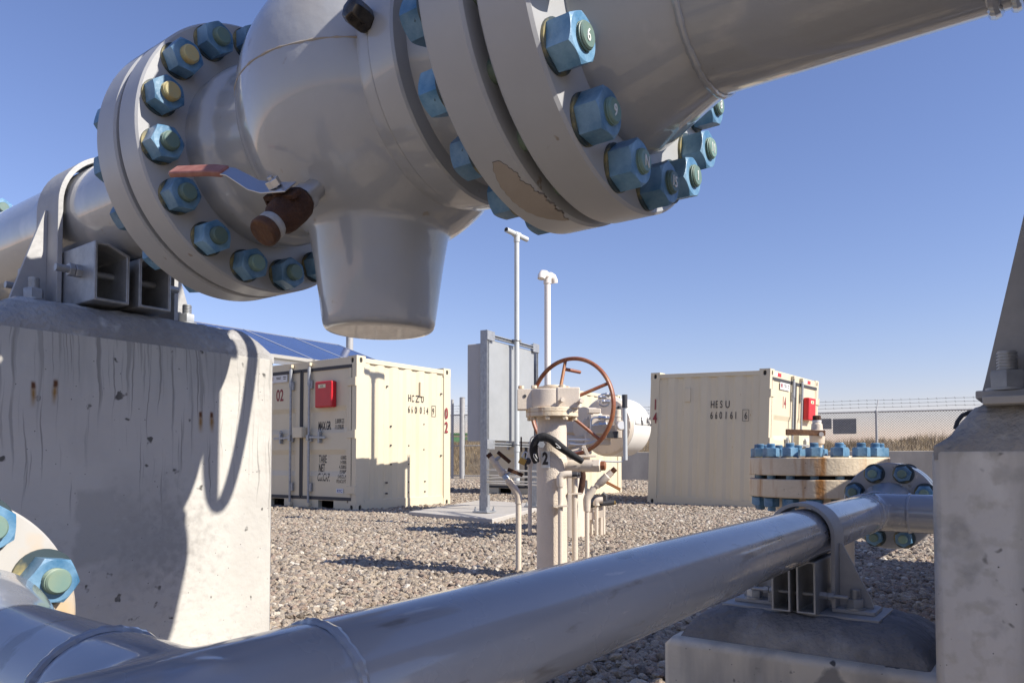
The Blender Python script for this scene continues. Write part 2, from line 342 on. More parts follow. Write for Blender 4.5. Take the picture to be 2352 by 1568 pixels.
    def build(s, name, m, parent=None, bevel=0., ang=32, seg=2):
        o = bpy.data.objects.new(name, s.mesh(name, m, ang)); C.objects.link(o)
        if parent is not None: o.parent = parent
        if bevel:
            b = o.modifiers.new('bevel', 'BEVEL'); b.width = bevel; b.segments = seg; b.limit_method = 'ANGLE'; b.angle_limit = R(35); b.harden_normals = True
        return o
def text_mesh(s, size, m, sx=1., align='LEFT', depth=.0006, bold=0.):
    cu = bpy.data.curves.new('lettering', 'FONT'); cu.body = s; cu.size = size; cu.align_x = align; cu.extrude = depth; cu.offset = bold; cu.resolution_u = 3
    o = bpy.data.objects.new('lettering', cu); C.objects.link(o); bpy.context.view_layer.update()
    me = bpy.data.meshes.new_from_object(o.evaluated_get(bpy.context.evaluated_depsgraph_get())); bpy.data.objects.remove(o); bpy.data.curves.remove(cu)
    for v in me.vertices: v.co.x *= sx
    me.materials.clear(); me.materials.append(m); me.name = 'lettering'
    return me
def lettering(s, size, loc, right, up, m, parent, sx=1., name='lettering', align='LEFT', bold=0., relief=None):
    me = text_mesh(s, size, m, sx, align, bold=bold)
    if relief:  # paint follows the pressed sheet below it
        for v in me.vertices: v.co.z += relief(Vector(loc) + Vector(right) * v.co.x + Vector(up) * v.co.y)
    o = bpy.data.objects.new(name, me); C.objects.link(o); o.parent = parent
    r = Vector(right).normalized(); u = Vector(up).normalized(); n = r.cross(u)
    o.matrix_local = Matrix(((r.x, u.x, n.x, loc[0]), (r.y, u.y, n.y, loc[1]), (r.z, u.z, n.z, loc[2]), (0, 0, 0, 1)))
    return o
def copy_under(src, parent, loc=None, rot=None):
    o = src.copy(); C.objects.link(o); o.parent = parent
    if loc is not None: o.location = loc
    if rot is not None: o.rotation_euler = rot
    return o

# nut with chamfered corners: axis +X from 0 to h
def nut_mesh(af, h, hole, m, washer=None):
    mb = MB(); n = 60; rc = af / 2 * .985; V = []; F = []
    rows = []
    for i in range(n):
        th = 2 * math.pi * i / n; k = ((math.degrees(th) + 30) % 60) - 30; rh = af / 2 / math.cos(R(k)); cut = max(0, (rh - rc)) * .62
        c, s_ = math.cos(th), math.sin(th)
        rows.append([(.0, rh * .985), (.0015, rh), (h - cut, rh), (h, rc if rh > rc else rh), (h, hole), (h - .004, hole * .97)])
        for x, r in rows[-1]: V.append((x, r * c, r * s_))
    L = len(rows[0])
    for i in range(n):
        j = (i + 1) % n
        for q in range(L - 1): F.append((i * L + q, j * L + q, j * L + q + 1, i * L + q + 1))
    mb.add(V, F)
    return mb.mesh('nut', m, 24)
def stud_mesh(r, x0, x1, m, pitch=.0032):
    mb = MB(); pr = [(x0, r * .82), (x0 + .002, r * .93)]
    def threads(a, b):
        o = []; x = a
        while x + pitch <= b + 1e-6:
            o += [(x + pitch * .12, r), (x + pitch * .45, r), (x + pitch * .7, r * .90), (x + pitch * .95, r * .90)]; x += pitch
        return o
    pr += threads(x0 + .002, x0 + .002 + pitch * 4) + [(x0 + .03, r * .96), (x1 - .03, r * .96)] + threads(x1 - .002 - pitch * 4, x1 - .002) + [(x1 - .002, r * .93), (x1, r * .82)]
    mb.lathe(pr, (0, 0, 0), (1, 0, 0), 28)
    return mb.mesh('stud_bolt', m, 40)

# ------------------------------------------------------------------ ground, field, hills
g = MB(); g.add([(-60, -30, 0), (40, -30, 0), (40, 40, 0), (-60, 40, 0)], [(0, 1, 2, 3)])
tag(g.build('ground', M['ground']), kind='structure')
fb = MB(); fb.add([(-2500, 60, -.3), (2500, 60, -.3), (2500, 3000, 14), (-2500, 3000, 14), (-2500, -600, -.3), (2500, -600, -.3)], [(0, 1, 2, 3), (4, 5, 1, 0)])
tag(fb.build('field', M['field']), kind='structure')

# ------------------------------------------------------------------ big bolted joint data (10 inch, class 900)
PY, PZ, PR, FR = .9353, 1.28, .1365, .273
NUT = nut_mesh(.0566, .0345, .0172, M['nut'])
STUD = stud_mesh(.0170, -.128, .128, M['stud'])
STUD_G = stud_mesh(.0170, -.128, .128, M['studgold'])
_w = MB(); _w.lathe([(0, .0335), (.004, .0335), (.0045, .033)], (0, 0, 0), (1, 0, 0), 32); WASH = _w.mesh('washer', M['washer'])
def joint_studs(parent, origin, axis_rot, xmid, half, n=16, rb=.2355, phase=R(11.25), nut=None, gold=(), stud=None, marks=None, turn=None, scale=1.):
    """studs round a flange joint; axis = local X turned by axis_rot; half = half the grip of the joint"""
    A = Euler(axis_rot).to_matrix(); res = []
    for k in range(n):
        a = phase + 2 * math.pi * k / n
        loc = Vector(origin) + A @ Vector((xmid, rb * math.cos(a), rb * math.sin(a)))
        st = bpy.data.objects.new('stud_bolt', STUD_G if k in gold else (stud or STUD)); C.objects.link(st); st.parent = parent
        st.location = loc; st.rotation_euler = axis_rot
        for sg in (1, -1):
            w = bpy.data.objects.new('washer', WASH); C.objects.link(w); w.parent = st; w.location = (sg * half, 0, 0); w.rotation_euler = (0, 0, 0 if sg > 0 else math.pi)
            nu = bpy.data.objects.new('nut', nut or NUT); C.objects.link(nu); nu.parent = st; nu.location = (sg * (half + .0045), 0, 0)
            nu.rotation_euler = (random.uniform(0, 1.05), 0, 0 if sg > 0 else math.pi)
        if scale != 1: st.scale = (scale,) * 3
        if marks and k in marks:
            lettering(marks[k], .022, (.1284, -.0055 * len(marks[k]), -.008), (0, 1, 0), (0, 0, 1), M['inkwhite'], st, .8, 'chalk_mark')
        res.append(st)
    return res
def disc_profile(x0, x1, r, b=.004): return [(x0, r - b), (x0 + b, r), (x1 - b, r), (x1, r - b)]

# ------------------------------------------------------------------ the big ball valve
VX = -.988
VO = Vector((VX, PY, PZ))
valve = thing('ball_valve', 'large grey flanged ball valve hanging between two pipe runs, blue nuts round both flanges', 'valve', VO)
L0, L0b, L1b, L1 = -1.491, -1.419, -1.404, -1.3385
R0, R1, R2, R3 = -.641, -.572, -.5515, -.4785
b = MB(VO)
pr = [(-1.36, .15), (-1.36, .176), (-1.300, .182), (-1.284, .182), (-1.276, .176), (-1.270, .168), (-1.262, .165), (-1.185, .163)]
for i in range(25):
    q = R(139.5) - R(139.5 - 52.6) * i / 24; pr.append((VX + .2515 * math.cos(q), .2515 * math.sin(q)))
pr += [(-.80, .17), (-.76, .14)]
b.lathe([(x - VX, r) for x, r in pr], VO, (1, 0, 0), 96)
# lower trunnion boss
b.lathe([(0, .088), (.004, .0975), (.010, .1005), (.02, .102), (.12, .1155), (.17, .124), (.25, .135), (.34, .12)], (VX, PY, PZ - .63 + .232), (0, 0, 1), 64)
# upper neck
b.lathe([(0, .12), (.15, .125), (.29, .125)], (VX, PY, PZ), (0, 0, 1), 64)
body = b.build('valve_body', M['grey'], valve)
rm = body.modifiers.new('weld', 'REMESH'); rm.mode = 'VOXEL'; rm.voxel_size = .0042; rm.use_smooth_shade = True
sm = body.modifiers.new('soften', 'SMOOTH'); sm.iterations = 14; sm.factor = .5
cl = MB(VO); cl.lathe([(x - VX, r) for x, r in [(-.85, .15), (-.848, .194), (-.838, .1965), (-.812, .2005), (-.8055, .2005), (-.803, .1985), (-.800, .2045), (-.772, .2065), (-.7535, .2065), (-.750, .203), (-.7485, .178), (-.735, .174), (-.70, .1735), (-.66, .180), (-.640, .183)]], VO, (1, 0, 0), 96)
cl.build('closure', M['grey'], valve, ang=20)
for x0, x1 in ((L1b, L1), (R0, R1)):
    fl = MB(VO); fl.lathe([(x - VX, r) for x, r in disc_profile(x0, x1, FR)], VO, (1, 0, 0), 128); fl.build('flange', M['greyrim'], valve)
for x0, x1 in ((L0b, L1b), (R1, R2)):
    gk = MB(VO); gk.lathe([(x0 - VX - .001, .165), (x1 - VX + .001, .165)], VO, (1, 0, 0), 64); gk.build('gasket', M['gasket'], valve)
joint_studs(valve, (0, 0, 0), (0, 0, 0), (L0 + L1) / 2 - VX, (L1 - L0) / 2, gold=(6, 7))
joint_studs(valve, (0, 0, 0), (0, 0, 0), (R0 + R3) / 2 - VX, (R3 - R0) / 2, marks={9: '6', 10: '9', 11: 'N', 12: '15', 13: '1', 14: '11', 15: '8'})
# flaked patch on the right flange rim
M['patch'] = mat('bare_flaked_patch', (.345, .30, .255), .6, col2=(.30, .255, .21), nscale=9, bump=.1, bscale=60)
M['patchedge'] = mat('flaking_edge', (.13, .11, .095), .8, col2=(.27, .245, .22), nscale=40)
_pa = [(-124, -.608, -.601), (-121.5, -.614, -.588), (-116, -.6205, -.584), (-109, -.621, -.573), (-103, -.617, -.572), (-98, -.608, -.573), (-95, -.597, -.575), (-92, -.583, -.579)]
for nm_, grow, hgt_, mm_ in (('flaked_patch', 0., .0010, 'patch'), ('flaked_edge', .0009, .0005, 'patchedge')):
    V = []; F = []; rr = random.Random(4); n = 70
    for i in range(n + 1):
        a_ = -124 - grow * 200 + (32 + grow * 400) * i / n; j0, j1 = (.0014 * math.sin(i * .9) + rr.uniform(-.0006, .0006)), (.0022 * math.sin(i * .55 + 1) + .0012 * math.sin(i * 1.7) + rr.uniform(-.0006, .0006)); q0_ = np.interp(a_, [k[0] for k in _pa], [k[1] for k in _pa]); q1_ = np.interp(a_, [k[0] for k in _pa], [k[2] for k in _pa])
        a = R(a_)
        for x, rd_ in ((q0_ + j0 * .5 - grow, FR - .002), (q0_ + j0 * .5 - grow, FR + hgt_), (q1_ + j1 + grow, FR + hgt_), (q1_ + j1 + grow, FR - .002)): V.append(VO + Vector((x - VX, rd_ * math.cos(a), rd_ * math.sin(a))))
    for i in range(n): F += [(4 * i + k, 4 * i + k + 1, 4 * i + 5 + k, 4 * i + 4 + k) for k in range(3)]
    F += [(0, 1, 2, 3), (4 * n, 4 * n + 1, 4 * n + 2, 4 * n + 3)]
    pt = MB(VO); pt.add(V, F); pt.build(nm_, M[mm_], valve, ang=50)
# plugs
pg = MB(VO); pp = Vector((-.802, .752, 1.288)); pd = Vector((-.05, -.97, .20)).normalized()
pg.lathe([(0, .012), (.016, .012), (.018, .016), (.024, .019), (.032, .0195), (.046, .0195), (.055, .016), (.058, .009)], pp, pd, 7); pg.build('grease_plug', mat('greasy_steel', (.035, .03, .028), .22, .6, col2=(.11, .095, .075), nscale=60), valve, .002)
sg_ = MB(VO); sg_.ring((VX, PY, PZ + .004), (0, 0, 1), .2512, .0012, 160, 6, rough=.6); sg_.build('casting_seam', mat('seam_paint', (.40, .37, .32), .6, col2=(.30, .24, .17), nscale=14), valve)
pg = MB(VO); pg.lathe([(0, .014), (.03, .014), (.034, .010)], (-.74, 1.05, 1.105), (.25, .5, -.8), 12); pg.build('drain_plug', M['rubber'], valve)
# rusty drain valve with a lever (45 degrees below the horizontal)
dd = Vector((0, -.7071, -.7071)); sd = Vector((0, -.7071, .7071)); p0 = VO + Vector((.024, 0, -.022)) + dd * .232; dk = .84
dv = MB(VO); dv.lathe([(a_ * dk, b_) for a_, b_ in [(.044, .016), (.048, .0225), (.056, .026), (.075, .028), (.105, .028), (.118, .026), (.124, .0225), (.132, .021), (.135, .02)]], p0, dd, 32); dv.cyl(p0 + dd * .070, p0 + dd * .070 + sd * .036, .013, .011, 16)
dvo = dv.build('drain_valve', M['rust'], valve); dvo['label'] = 'small rusty brown drain valve with a red gripped lever'
nip = MB(VO); nip.lathe([(a_ * dk, b_) for a_, b_ in [(0, .017), (.03, .017), (.034, .022), (.05, .022)]], p0 - dd * .004, dd, 12); nip.build('nipple', M['steel'], dvo)
tp = MB(VO); tp.lathe([(a_ * dk, b_) for a_, b_ in [(.133, .0205), (.137, .0222), (.146, .0222), (.149, .0205)]], p0, dd, 32); tp.build('thread_tape', mat('dirty_tape', (.42, .41, .39), .7, col2=(.30, .28, .25), nscale=60), dvo)
cp = MB(VO); cp.lathe([(a_ * dk, b_) for a_, b_ in [(.148, .019), (.152, .023), (.166, .0235), (.170, .021)]], p0, dd, 24); cp.build('end_cap', M['rustcap'], dvo, .001)
hs = p0 + dd * .070 + sd * .036
nt_ = MB(VO); nt_.lathe([(0, .012), (.012, .012)], hs + sd * .004, sd, 6); nt_.cyl(hs, hs + sd * .021, .005, n=12); nt_.build('lever_nut', M['steel'], dvo, .001)
def lever(path, w, th, nrm, off):
    m = MB(off); pts = [Vector(p) for p in path]; V = []; F = []
    for k, p in enumerate(pts):
        t = (pts[min(k + 1, len(pts) - 1)] - pts[max(k - 1, 0)]).normalized(); nn = (Vector(nrm) - t * Vector(nrm).dot(t)).normalized(); sd_ = t.cross(nn); ww = w[k] if isinstance(w, (list, tuple)) else w
        for a_, b_ in ((-1, -1), (1, -1), (1, 1), (-1, 1)): V.append(p + sd_ * a_ * ww / 2 + nn * b_ * th / 2)
    n = len(pts)
    for k in range(n - 1):
        for i in range(4): F.append((4 * k + i, 4 * k + (i + 1) % 4, 4 * k + 4 + (i + 1) % 4, 4 * k + 4 + i))
    F += [(3, 2, 1, 0), (4 * n - 4, 4 * n - 3, 4 * n - 2, 4 * n - 1)]
    return m.add(V, F)
h0 = hs + sd * .002; lx = (Vector((-1, 0, 0)) + sd * .2).normalized()
lever([h0 - lx * .03, h0 + lx * .02, h0 + lx * .045 + sd * .006, h0 + lx * .075 + sd * .030, h0 + lx * .10 + sd * .034], [.03, .034, .030, .024, .022], .003, sd, VO).build('lever', M['steel'], dvo, .0012)
lever([h0 + lx * .085 + sd * .0315, h0 + lx * .115 + sd * .035, h0 + lx * .205 + sd * .037], [.024, .026, .026], .011, sd, VO).build('lever_grip', M['cap'], dvo, .004)
lever([h0 - lx * .035 - sd * .012, h0 + lx * .03 - sd * .014, h0 + lx * .035 - sd * .03], [.02, .02, .014], .008, sd, VO).build('stop_plate', M['rust'], dvo, .002)
# operator on top: bonnet, gearbox, handwheel
op = MB(VO); op.lathe([(.28, .15), (.285, .19), (.325, .19), (.33, .186)], VO, (0, 0, 1), 48); op.cyl((VX, PY, PZ + .33), (VX, PY, PZ + .38), .12, n=32); op.build('bonnet', M['grey'], valve)
op = MB(VO); op.box((VX, PY, PZ + .44), (.34, .3, .12)); op.cyl((VX + .13, PY, PZ + .43), (VX + .13, PY + .33, PZ + .40), .03, n=16); op.build('gearbox', M['grey'], valve, .01)
WC = Vector((-.85, 1.297, 1.648)); wu = Vector((math.cos(R(3)), -math.sin(R(3)), 0)); wnn = Vector((math.sin(R(3)), math.cos(R(3)), 0))
Zv_ = Vector((0, 0, 1)); hw = MB(VO); hw.ring(WC, wnn, .345, .0125, 72, 10)
for k in range(3):
    a = R(75 + 120 * k); hw.cyl(WC + Vector((.0, -.05, .0)), WC + (wu * math.cos(a) + Zv_ * math.sin(a)) * .345, .010, n=10)
hw.cyl(WC - Vector((0, .08, 0)), WC + Vector((0, .01, 0)), .03, n=20); hw.build('handwheel', M['redrust'], valve)

# ------------------------------------------------------------------ main pipe runs
def pipe_run(label, x_face0, x_face1, x_hub, x_end, side, extra=None):
    o = Vector(((x_face0 + x_face1) / 2, PY, PZ)); t = thing('gas_pipe', label, 'pipe', o, group='thick grey pipe runs')
    f = MB(o); f.lathe([(x - o.x, r) for x, r in disc_profile(x_face0, x_face1, FR)], o, (1, 0, 0), 128); f.build('flange', M['greyrim'], t)
    face = x_face1 if side > 0 else x_face0
    h = MB(o); h.lathe([(face - side * .01 - o.x, .186), (face + side * .004 - o.x, .186), (face + side * .012 - o.x, .1835), (x_hub - side * .012 - o.x, .1395), (x_hub - o.x, PR)], o, (1, 0, 0), 96); h.build('weld_neck', M['grey'], t, ang=25)
    p = MB(o); p.lathe([(x_hub - o.x, PR - .001), (x_end - o.x, PR - .001)], o, (1, 0, 0), 96); p.build('pipe_barrel', M['grey'], t)
    w = MB(o); w.ring((x_hub, PY, PZ), (1, 0, 0), PR, .0035, 140, 8, rough=.2)
    w.build('weld_bead', M['grey'], t)
    for x_, r_ in ((extra, .005), (extra + .02, .004)) if extra else ():
        w = MB(o); w.ring((x_, PY, PZ), (1, 0, 0), PR, r_, 120, 8, rough=.2); w.build('weld_bead', M['grey'], t)
    return t, o
tL, oL = pipe_run('thick grey pipe strapped to the left concrete pier, leading into the far flange', L0, L0b, L0 - .118, -6.2, -1)
tR, oR = pipe_run('thick grey pipe leaving the near flange toward the upper right', R2, R3, R3 + .118, 2.2, 1, -.045)
# a further flange pair on the left run
for x0, x1 in ((-2.985, -2.915), (-3.075, -3.0)):
    f = MB(oL); f.lathe([(x - oL.x, r) for x, r in disc_profile(x0, x1, FR)], oL, (1, 0, 0), 96); f.build('flange', M['greyrim'], tL)
joint_studs(tL, (0, 0, 0), (0, 0, 0), -2.995 - oL.x, .08)

# ------------------------------------------------------------------ piers and footing
def block_mesh(name, x0, x1, y0, y1, z0, z1, m, parent, off, ch=.012):
    mb = MB(off); mb.box(((x0 + x1) / 2, (y0 + y1) / 2, (z0 + z1) / 2), (x1 - x0, y1 - y0, z1 - z0)); return mb.build(name, m, parent, ch, seg=1)
def grout_cap(x0, x1, y0, y1, z0, z1, inset, parent, off, seed=0, lip=.72, m='grout'):
    """mound of grout: a grid dome with flat top and uneven sloping sides"""
    n = 44; V = []; F = []; rr = np.random.default_rng(seed); ph = rr.uniform(0, 6, 8)
    for i in range(n + 1):
        for j in range(n + 1):
            u, v = i / n, j / n; x = x0 + (x1 - x0) * u; y = y0 + (y1 - y0) * v
            wob = .010 * math.sin(x * 13 + ph[0]) + .008 * math.sin(y * 17 + ph[1]) + .005 * math.sin((x + y) * 41 + ph[2])
            dx = min(u, 1 - u) * (x1 - x0); dy = min(v, 1 - v) * (y1 - y0)
            hx = min(1, dx / (inset + wob)); hy = min(1, dy / (inset + wob * .7)); k = max(0, min(hx, hy)); k = (min(hx, hy) * .6 + hx * hy * .4)
            z = z0 + (z1 - z0) * (math.sin(k * math.pi / 2) ** lip) + (.0015 * math.sin(x * 91 + y * 57) + .0012 * math.sin(y * 133 - x * 71)) * (1 if k > 0 else 0)
            V.append((x, y, z))
    W = n + 1
    for i in range(n):
        for j in range(n): F.append((i * W + j, (i + 1) * W + j, (i + 1) * W + j + 1, i * W + j + 1))
    rim = [(i, 0) for i in range(W)] + [(n, j) for j in range(1, W)] + [(i, n) for i in range(n - 1, -1, -1)] + [(0, j) for j in range(n - 1, 0, -1)]
    idx = [i * W + j for i, j in rim]; base = len(V); V += [(V[k][0], V[k][1], z0 - .02) for k in idx]
    for q in range(len(idx)): F.append((idx[q], idx[(q + 1) % len(idx)], base + (q + 1) % len(idx), base + q))
    mb = MB(off); mb.add(V, F); return mb.build('grout_cap', M[m], parent, ang=60)
o = Vector((-2.01, PY, 0)); pierL = thing('concrete_pier', 'tall stained concrete pier with run-off streaks holding up the left pipe', 'pier', o, group='concrete piers')
block_mesh('pier_block', -2.26, -1.767, .592, 1.2785, -.3, .943, M['concrete'], pierL, o, .014)
grout_cap(-2.255, -1.770, .597, 1.2745, .942, 1.015, .075, pierL, o, 3)
o = Vector((.17, 1.6, 0)); pierR = thing('concrete_pier', 'weathered concrete pier cut off by the right edge, chamfered grout on top', 'pier', o, group='concrete piers')
block_mesh('pier_block', -.15, .49, 1.25, 1.95, -.3, .672, M['concrete3'], pierR, o, .012)
grout_cap(-.147, .487, 1.253, 1.947, .671, .735, .060, pierR, o, 5, lip=1.25)
cb = MB(o); cb.tube([P(2194, 985, 1.5), P(2199, 968, 1.5), P(2210, 954, 1.5), P(2226, 947, 1.5), P(2244, 944, 1.48), P(2262, 944, 1.42)], .0045, 8); tag(cb.build('cable', M['rubber']), 'thin black cable looping over the sloping edge of the right pier', 'cable')
bpy.data.objects['cable'].location = o
o = Vector((-.455, 1.72, 0)); foot = thing('concrete_footing', 'low concrete footing with a dark grout mound under the slim pipe', 'footing', o)
block_mesh('footing_block', -.722, -.165, 1.545, 1.93, -.3, .258, M['concrete2'], foot, o, .020)
grout_cap(-.690, -.195, 1.572, 1.91, .254, .322, .09, foot, o, 9, lip=.5, m='grout2')

# ------------------------------------------------------------------ pipe straps
def hexnut(mb, p, d, af, h, n=6): mb.lathe([(0, af / 1.8), (h * .85, af / 1.732), (h, af / 1.9)], p, d, n)
def pipe_strap(name, label, c, ax, pr, zb, width, th, leg_half, foot, gus, box, bolt_r, lip=.015, shift=0.):
    """c: pipe centre over the support; ax 'x' or 'y' pipe direction; zb: base height"""
    c = Vector(c); A = Vector((1, 0, 0)) if ax == 'x' else Vector((0, 1, 0)); Bv = Vector((0, 1, 0)) if ax == 'x' else Vector((1, 0, 0)); Z = Vector((0, 0, 1))
    o = Vector((c.x, c.y, zb)); t = thing(name, label, 'pipe clamp', o, group='strap clamps on the concrete supports')
    ri = pr + .006; ro = ri + th; poly = []; n = 28; zl = zb - c.z + th
    outer = [(-ro, zl)] + [(ro * math.cos(math.pi - math.pi * i / n), ro * math.sin(math.pi - math.pi * i / n)) for i in range(n + 1)] + [(ro, zl)]
    inner = [(ri, zl)] + [(ri * math.cos(math.pi * i / n), ri * math.sin(math.pi * i / n)) for i in range(n + 1)] + [(-ri, zl)]
    V = []; F = []
    N = len(outer); inn = list(reversed(inner))
    for q in (-.5, .5):
        for u, v in outer: V.append(c + Bv * u + Z * v + A * (q * width))
        for u, v in inn: V.append(c + Bv * u + Z * v + A * (q * width))
    for i in range(N - 1):
        F += [(i, i + 1, 2 * N + i + 1, 2 * N + i), (N + i, 3 * N + i, 3 * N + i + 1, N + i + 1), (i, N + i, N + i + 1, i + 1), (2 * N + i, 2 * N + i + 1, 3 * N + i + 1, 3 * N + i)]
    F += [(0, 2 * N, 3 * N, N), (N - 1, 2 * N - 1, 4 * N - 1, 3 * N - 1)]
    mb = MB(o); mb.add(V, F); mb.build('strap', M['galvdull'], t, .0015)
    for s in (-1, 1):
        f = MB(o); f.box(c + Bv * s * (ri + foot / 2) + Z * (zb + th / 2 - c.z), tuple(abs(k) for k in (A * (width) + Bv * foot + Z * th))); f.build('strap_foot', M['galvdull'], t, .002)
        gq = MB(o); gq.prism([(s * ro, zl), (s * (ro + foot * .80), zl), (s * (ro + foot * .74), zl + .02), (s * (ro + .006), zl + gus), (s * ro, zl + gus)], c - A * th / 2 * .8, Bv, Z, A * th * .8); gq.build('gusset', M['galvdull'], t, .001)
        for e in ((-1, 1) if True else (1,)):
            bp = c + Bv * s * (ri + foot * .52) + A * e * width * .30 + Z * (zb + th - c.z)
            ab = MB(o); ab.cyl(bp, bp + Z * .004, bolt_r * 2.1, n=24); hexnut(ab, bp + Z * .004, Z, bolt_r * 3.1, bolt_r * 1.9)
            pr_ = [(0, bolt_r)]; zt = bolt_r * 2.0; pit = bolt_r * .34
            while zt < bolt_r * 4.3: pr_ += [(zt, bolt_r), (zt + pit * .5, bolt_r), (zt + pit * .6, bolt_r * .88), (zt + pit * .95, bolt_r * .88)]; zt += pit
            ab.lathe(pr_, bp, Z, 20); ab.build('anchor_bolt', M['galv'], t)
    base = MB(o); base.box(c + Z * (zb - .006 - c.z), tuple(abs(k) for k in (A * width * 1.9 + Bv * (2 * ri + 2 * foot + 2 * lip) + Z * .012))); base.build('base_plate', M['galvdull'], t, .002)
    # two cradle boxes with sloped tops, open at their ends
    bw, bl, gap, tk, rise = box
    cb_ = c + Bv * shift
    for s in (-1, 1):
        u0, u1 = gap / 2, gap / 2 + bw; h0 = c.z - math.sqrt(max(pr * pr - u0 * u0, 0)) - zb - .002
        def prof(k): return [(u0 + k, k), (u1 - k, k), (u1 - k, h0 + rise * 1.0 - k), (u0 + bw * .62, h0 + rise - k * .9), (u0 + k, h0 - k * .8)]
        Po = [(s * u, v) for u, v in prof(0)]; Pi = [(s * u, v) for u, v in prof(tk)]
        V = []; F = []
        for q in (-.5, .5):
            V += [cb_ + Bv * u + Z * (v + zb - c.z) + A * (q * bl) for u, v in Po]; V += [cb_ + Bv * u + Z * (v + zb - c.z) + A * (q * bl) for u, v in Pi]
        for i in range(5):
            j = (i + 1) % 5; F += [(i, j, 10 + j, 10 + i), (5 + i, 15 + i, 15 + j, 5 + j), (i, 5 + i, 5 + j, j), (10 + i, 10 + j, 15 + j, 15 + i)]
        m2 = MB(o); m2.add(V, F); m2.build('cradle', M['galv'], t, .004)
    rod_z = zb + .065 * (box[0] / .07)
    for q in (-.32, .34):
        rd = MB(o); p0_ = cb_ + A * q * bl + Z * (rod_z - c.z); e = gap / 2 + bw
        rd.cyl(p0_ - Bv * (e + .055), p0_ + Bv * (e + .055), .0075 * box[0] / .07, n=14)
        for s in (-1, 1):
            hexnut(rd, p0_ + Bv * s * e, Bv * s, .024 * box[0] / .07, .014); hexnut(rd, p0_ + Bv * s * (e + .016), Bv * s, .024 * box[0] / .07, .012)
        rd.build('threaded_rod', M['galv'], t)
    return t
pipe_strap('pipe_clamp', 'galvanised strap and cradle clamping the thick pipe to the left pier', (-2.01, PY, PZ), 'x', PR, 1.022, .125, .012, .15, .10, .235, (.082, .44, .022, .008, .020), .0125, shift=-.045)
pipe_strap('pipe_clamp', 'grey strap and cradle holding the slim pipe on its low footing', (-.459, 1.735, .4855), 'y', .0572, .326, .085, .0085, .07, .085, .135, (.040, .20, .012, .005, .010), .0095)
pipe_strap('pipe_clamp', 'strap gusset and big anchor nut on top of the right pier', (.128, 1.36, .995), 'y', PR, .742, .115, .012, .15, .082, .27, (.072, .40, .05, .007, .022), .0135, lip=-.012)
hd = MB((.137, 1.36, .995)); hd.lathe([(-3.6, PR), (5.2, PR)], (.137, 1.36, .995), (0, 1, 0), 64)
ho = hd.build('shade_header_pipe', M['grey']); ho.location = (.137, 1.36, .995); tag(ho, 'unseen grey header pipe in the right pier strap, lengthened to shade the slim pipe', 'pipe')  # out of view; run extended to throw shade on the slim pipe
o = Vector((.22, 4.3, 0)); shade_pier = thing('concrete_pier', 'unseen long low concrete block added behind the right pier to shade the gravel', 'pier', o, group='concrete piers')
block_mesh('pier_block', -.03, .47, 3.1, 5.4, -.3, .80, M['concrete2'], shade_pier, o, .014)  # unseen block added to shade the gravel beyond the footing

# ------------------------------------------------------------------ slim bypass pipe
BX, BZ, BR = -.455, .481, .0572
bd = Vector((-.0055, 1, .010)).normalized()
def bpos(y): return Vector((BX, 1.28, BZ)) + bd * (y - 1.28)
o = bpos(.259); byp = thing('bypass_pipe', 'slim grey pipe, coloured darker and bluer for shade, crossing the foreground with a tee at each end', 'pipe', o)
m_ = MB(o); m_.lathe([(0, BR - .0004), ((bpos(2.37) - bpos(.364)).length, BR - .0004)], bpos(.364), bd, 80); m_.build('pipe_barrel', M['bypass'], byp)
def tee(c, run_d, run_a, run_b, br_d, br_l):
    m = MB(o); c = Vector(c); run_d = Vector(run_d).normalized(); br_d = Vector(br_d).normalized()
    m.lathe([(-run_a, BR), (run_b, BR)], c, run_d, 64); m.lathe([(-BR * .5, BR * .98), (br_l, BR)], c, br_d, 64)
    ob = m.build('tee', M['bypass'], byp); r_ = ob.modifiers.new('weld', 'REMESH'); r_.mode = 'VOXEL'; r_.voxel_size = .0026; r_.use_smooth_shade = True
    s_ = ob.modifiers.new('soften', 'SMOOTH'); s_.iterations = 40; s_.factor = .5
    return ob
tee(bpos(.259), bd, .105, .107, (-1, 0, 0), .107)
tee(bpos(2.475), bd, .107, .107, (1, 0, 0), .107)
for p, d in ((bpos(.365), bd), (bpos(2.369), bd), (bpos(2.582), bd), (bpos(.259) + Vector((-.107, 0, 0)), Vector((1, 0, 0))), (bpos(2.475) + Vector((.107, 0, 0)), Vector((1, 0, 0)))):
    wb = MB(o); wb.ring(p, d, BR - .0008, .0034, 110, 8, rough=.22); wb.build('weld_bead', M['bypass'], byp)

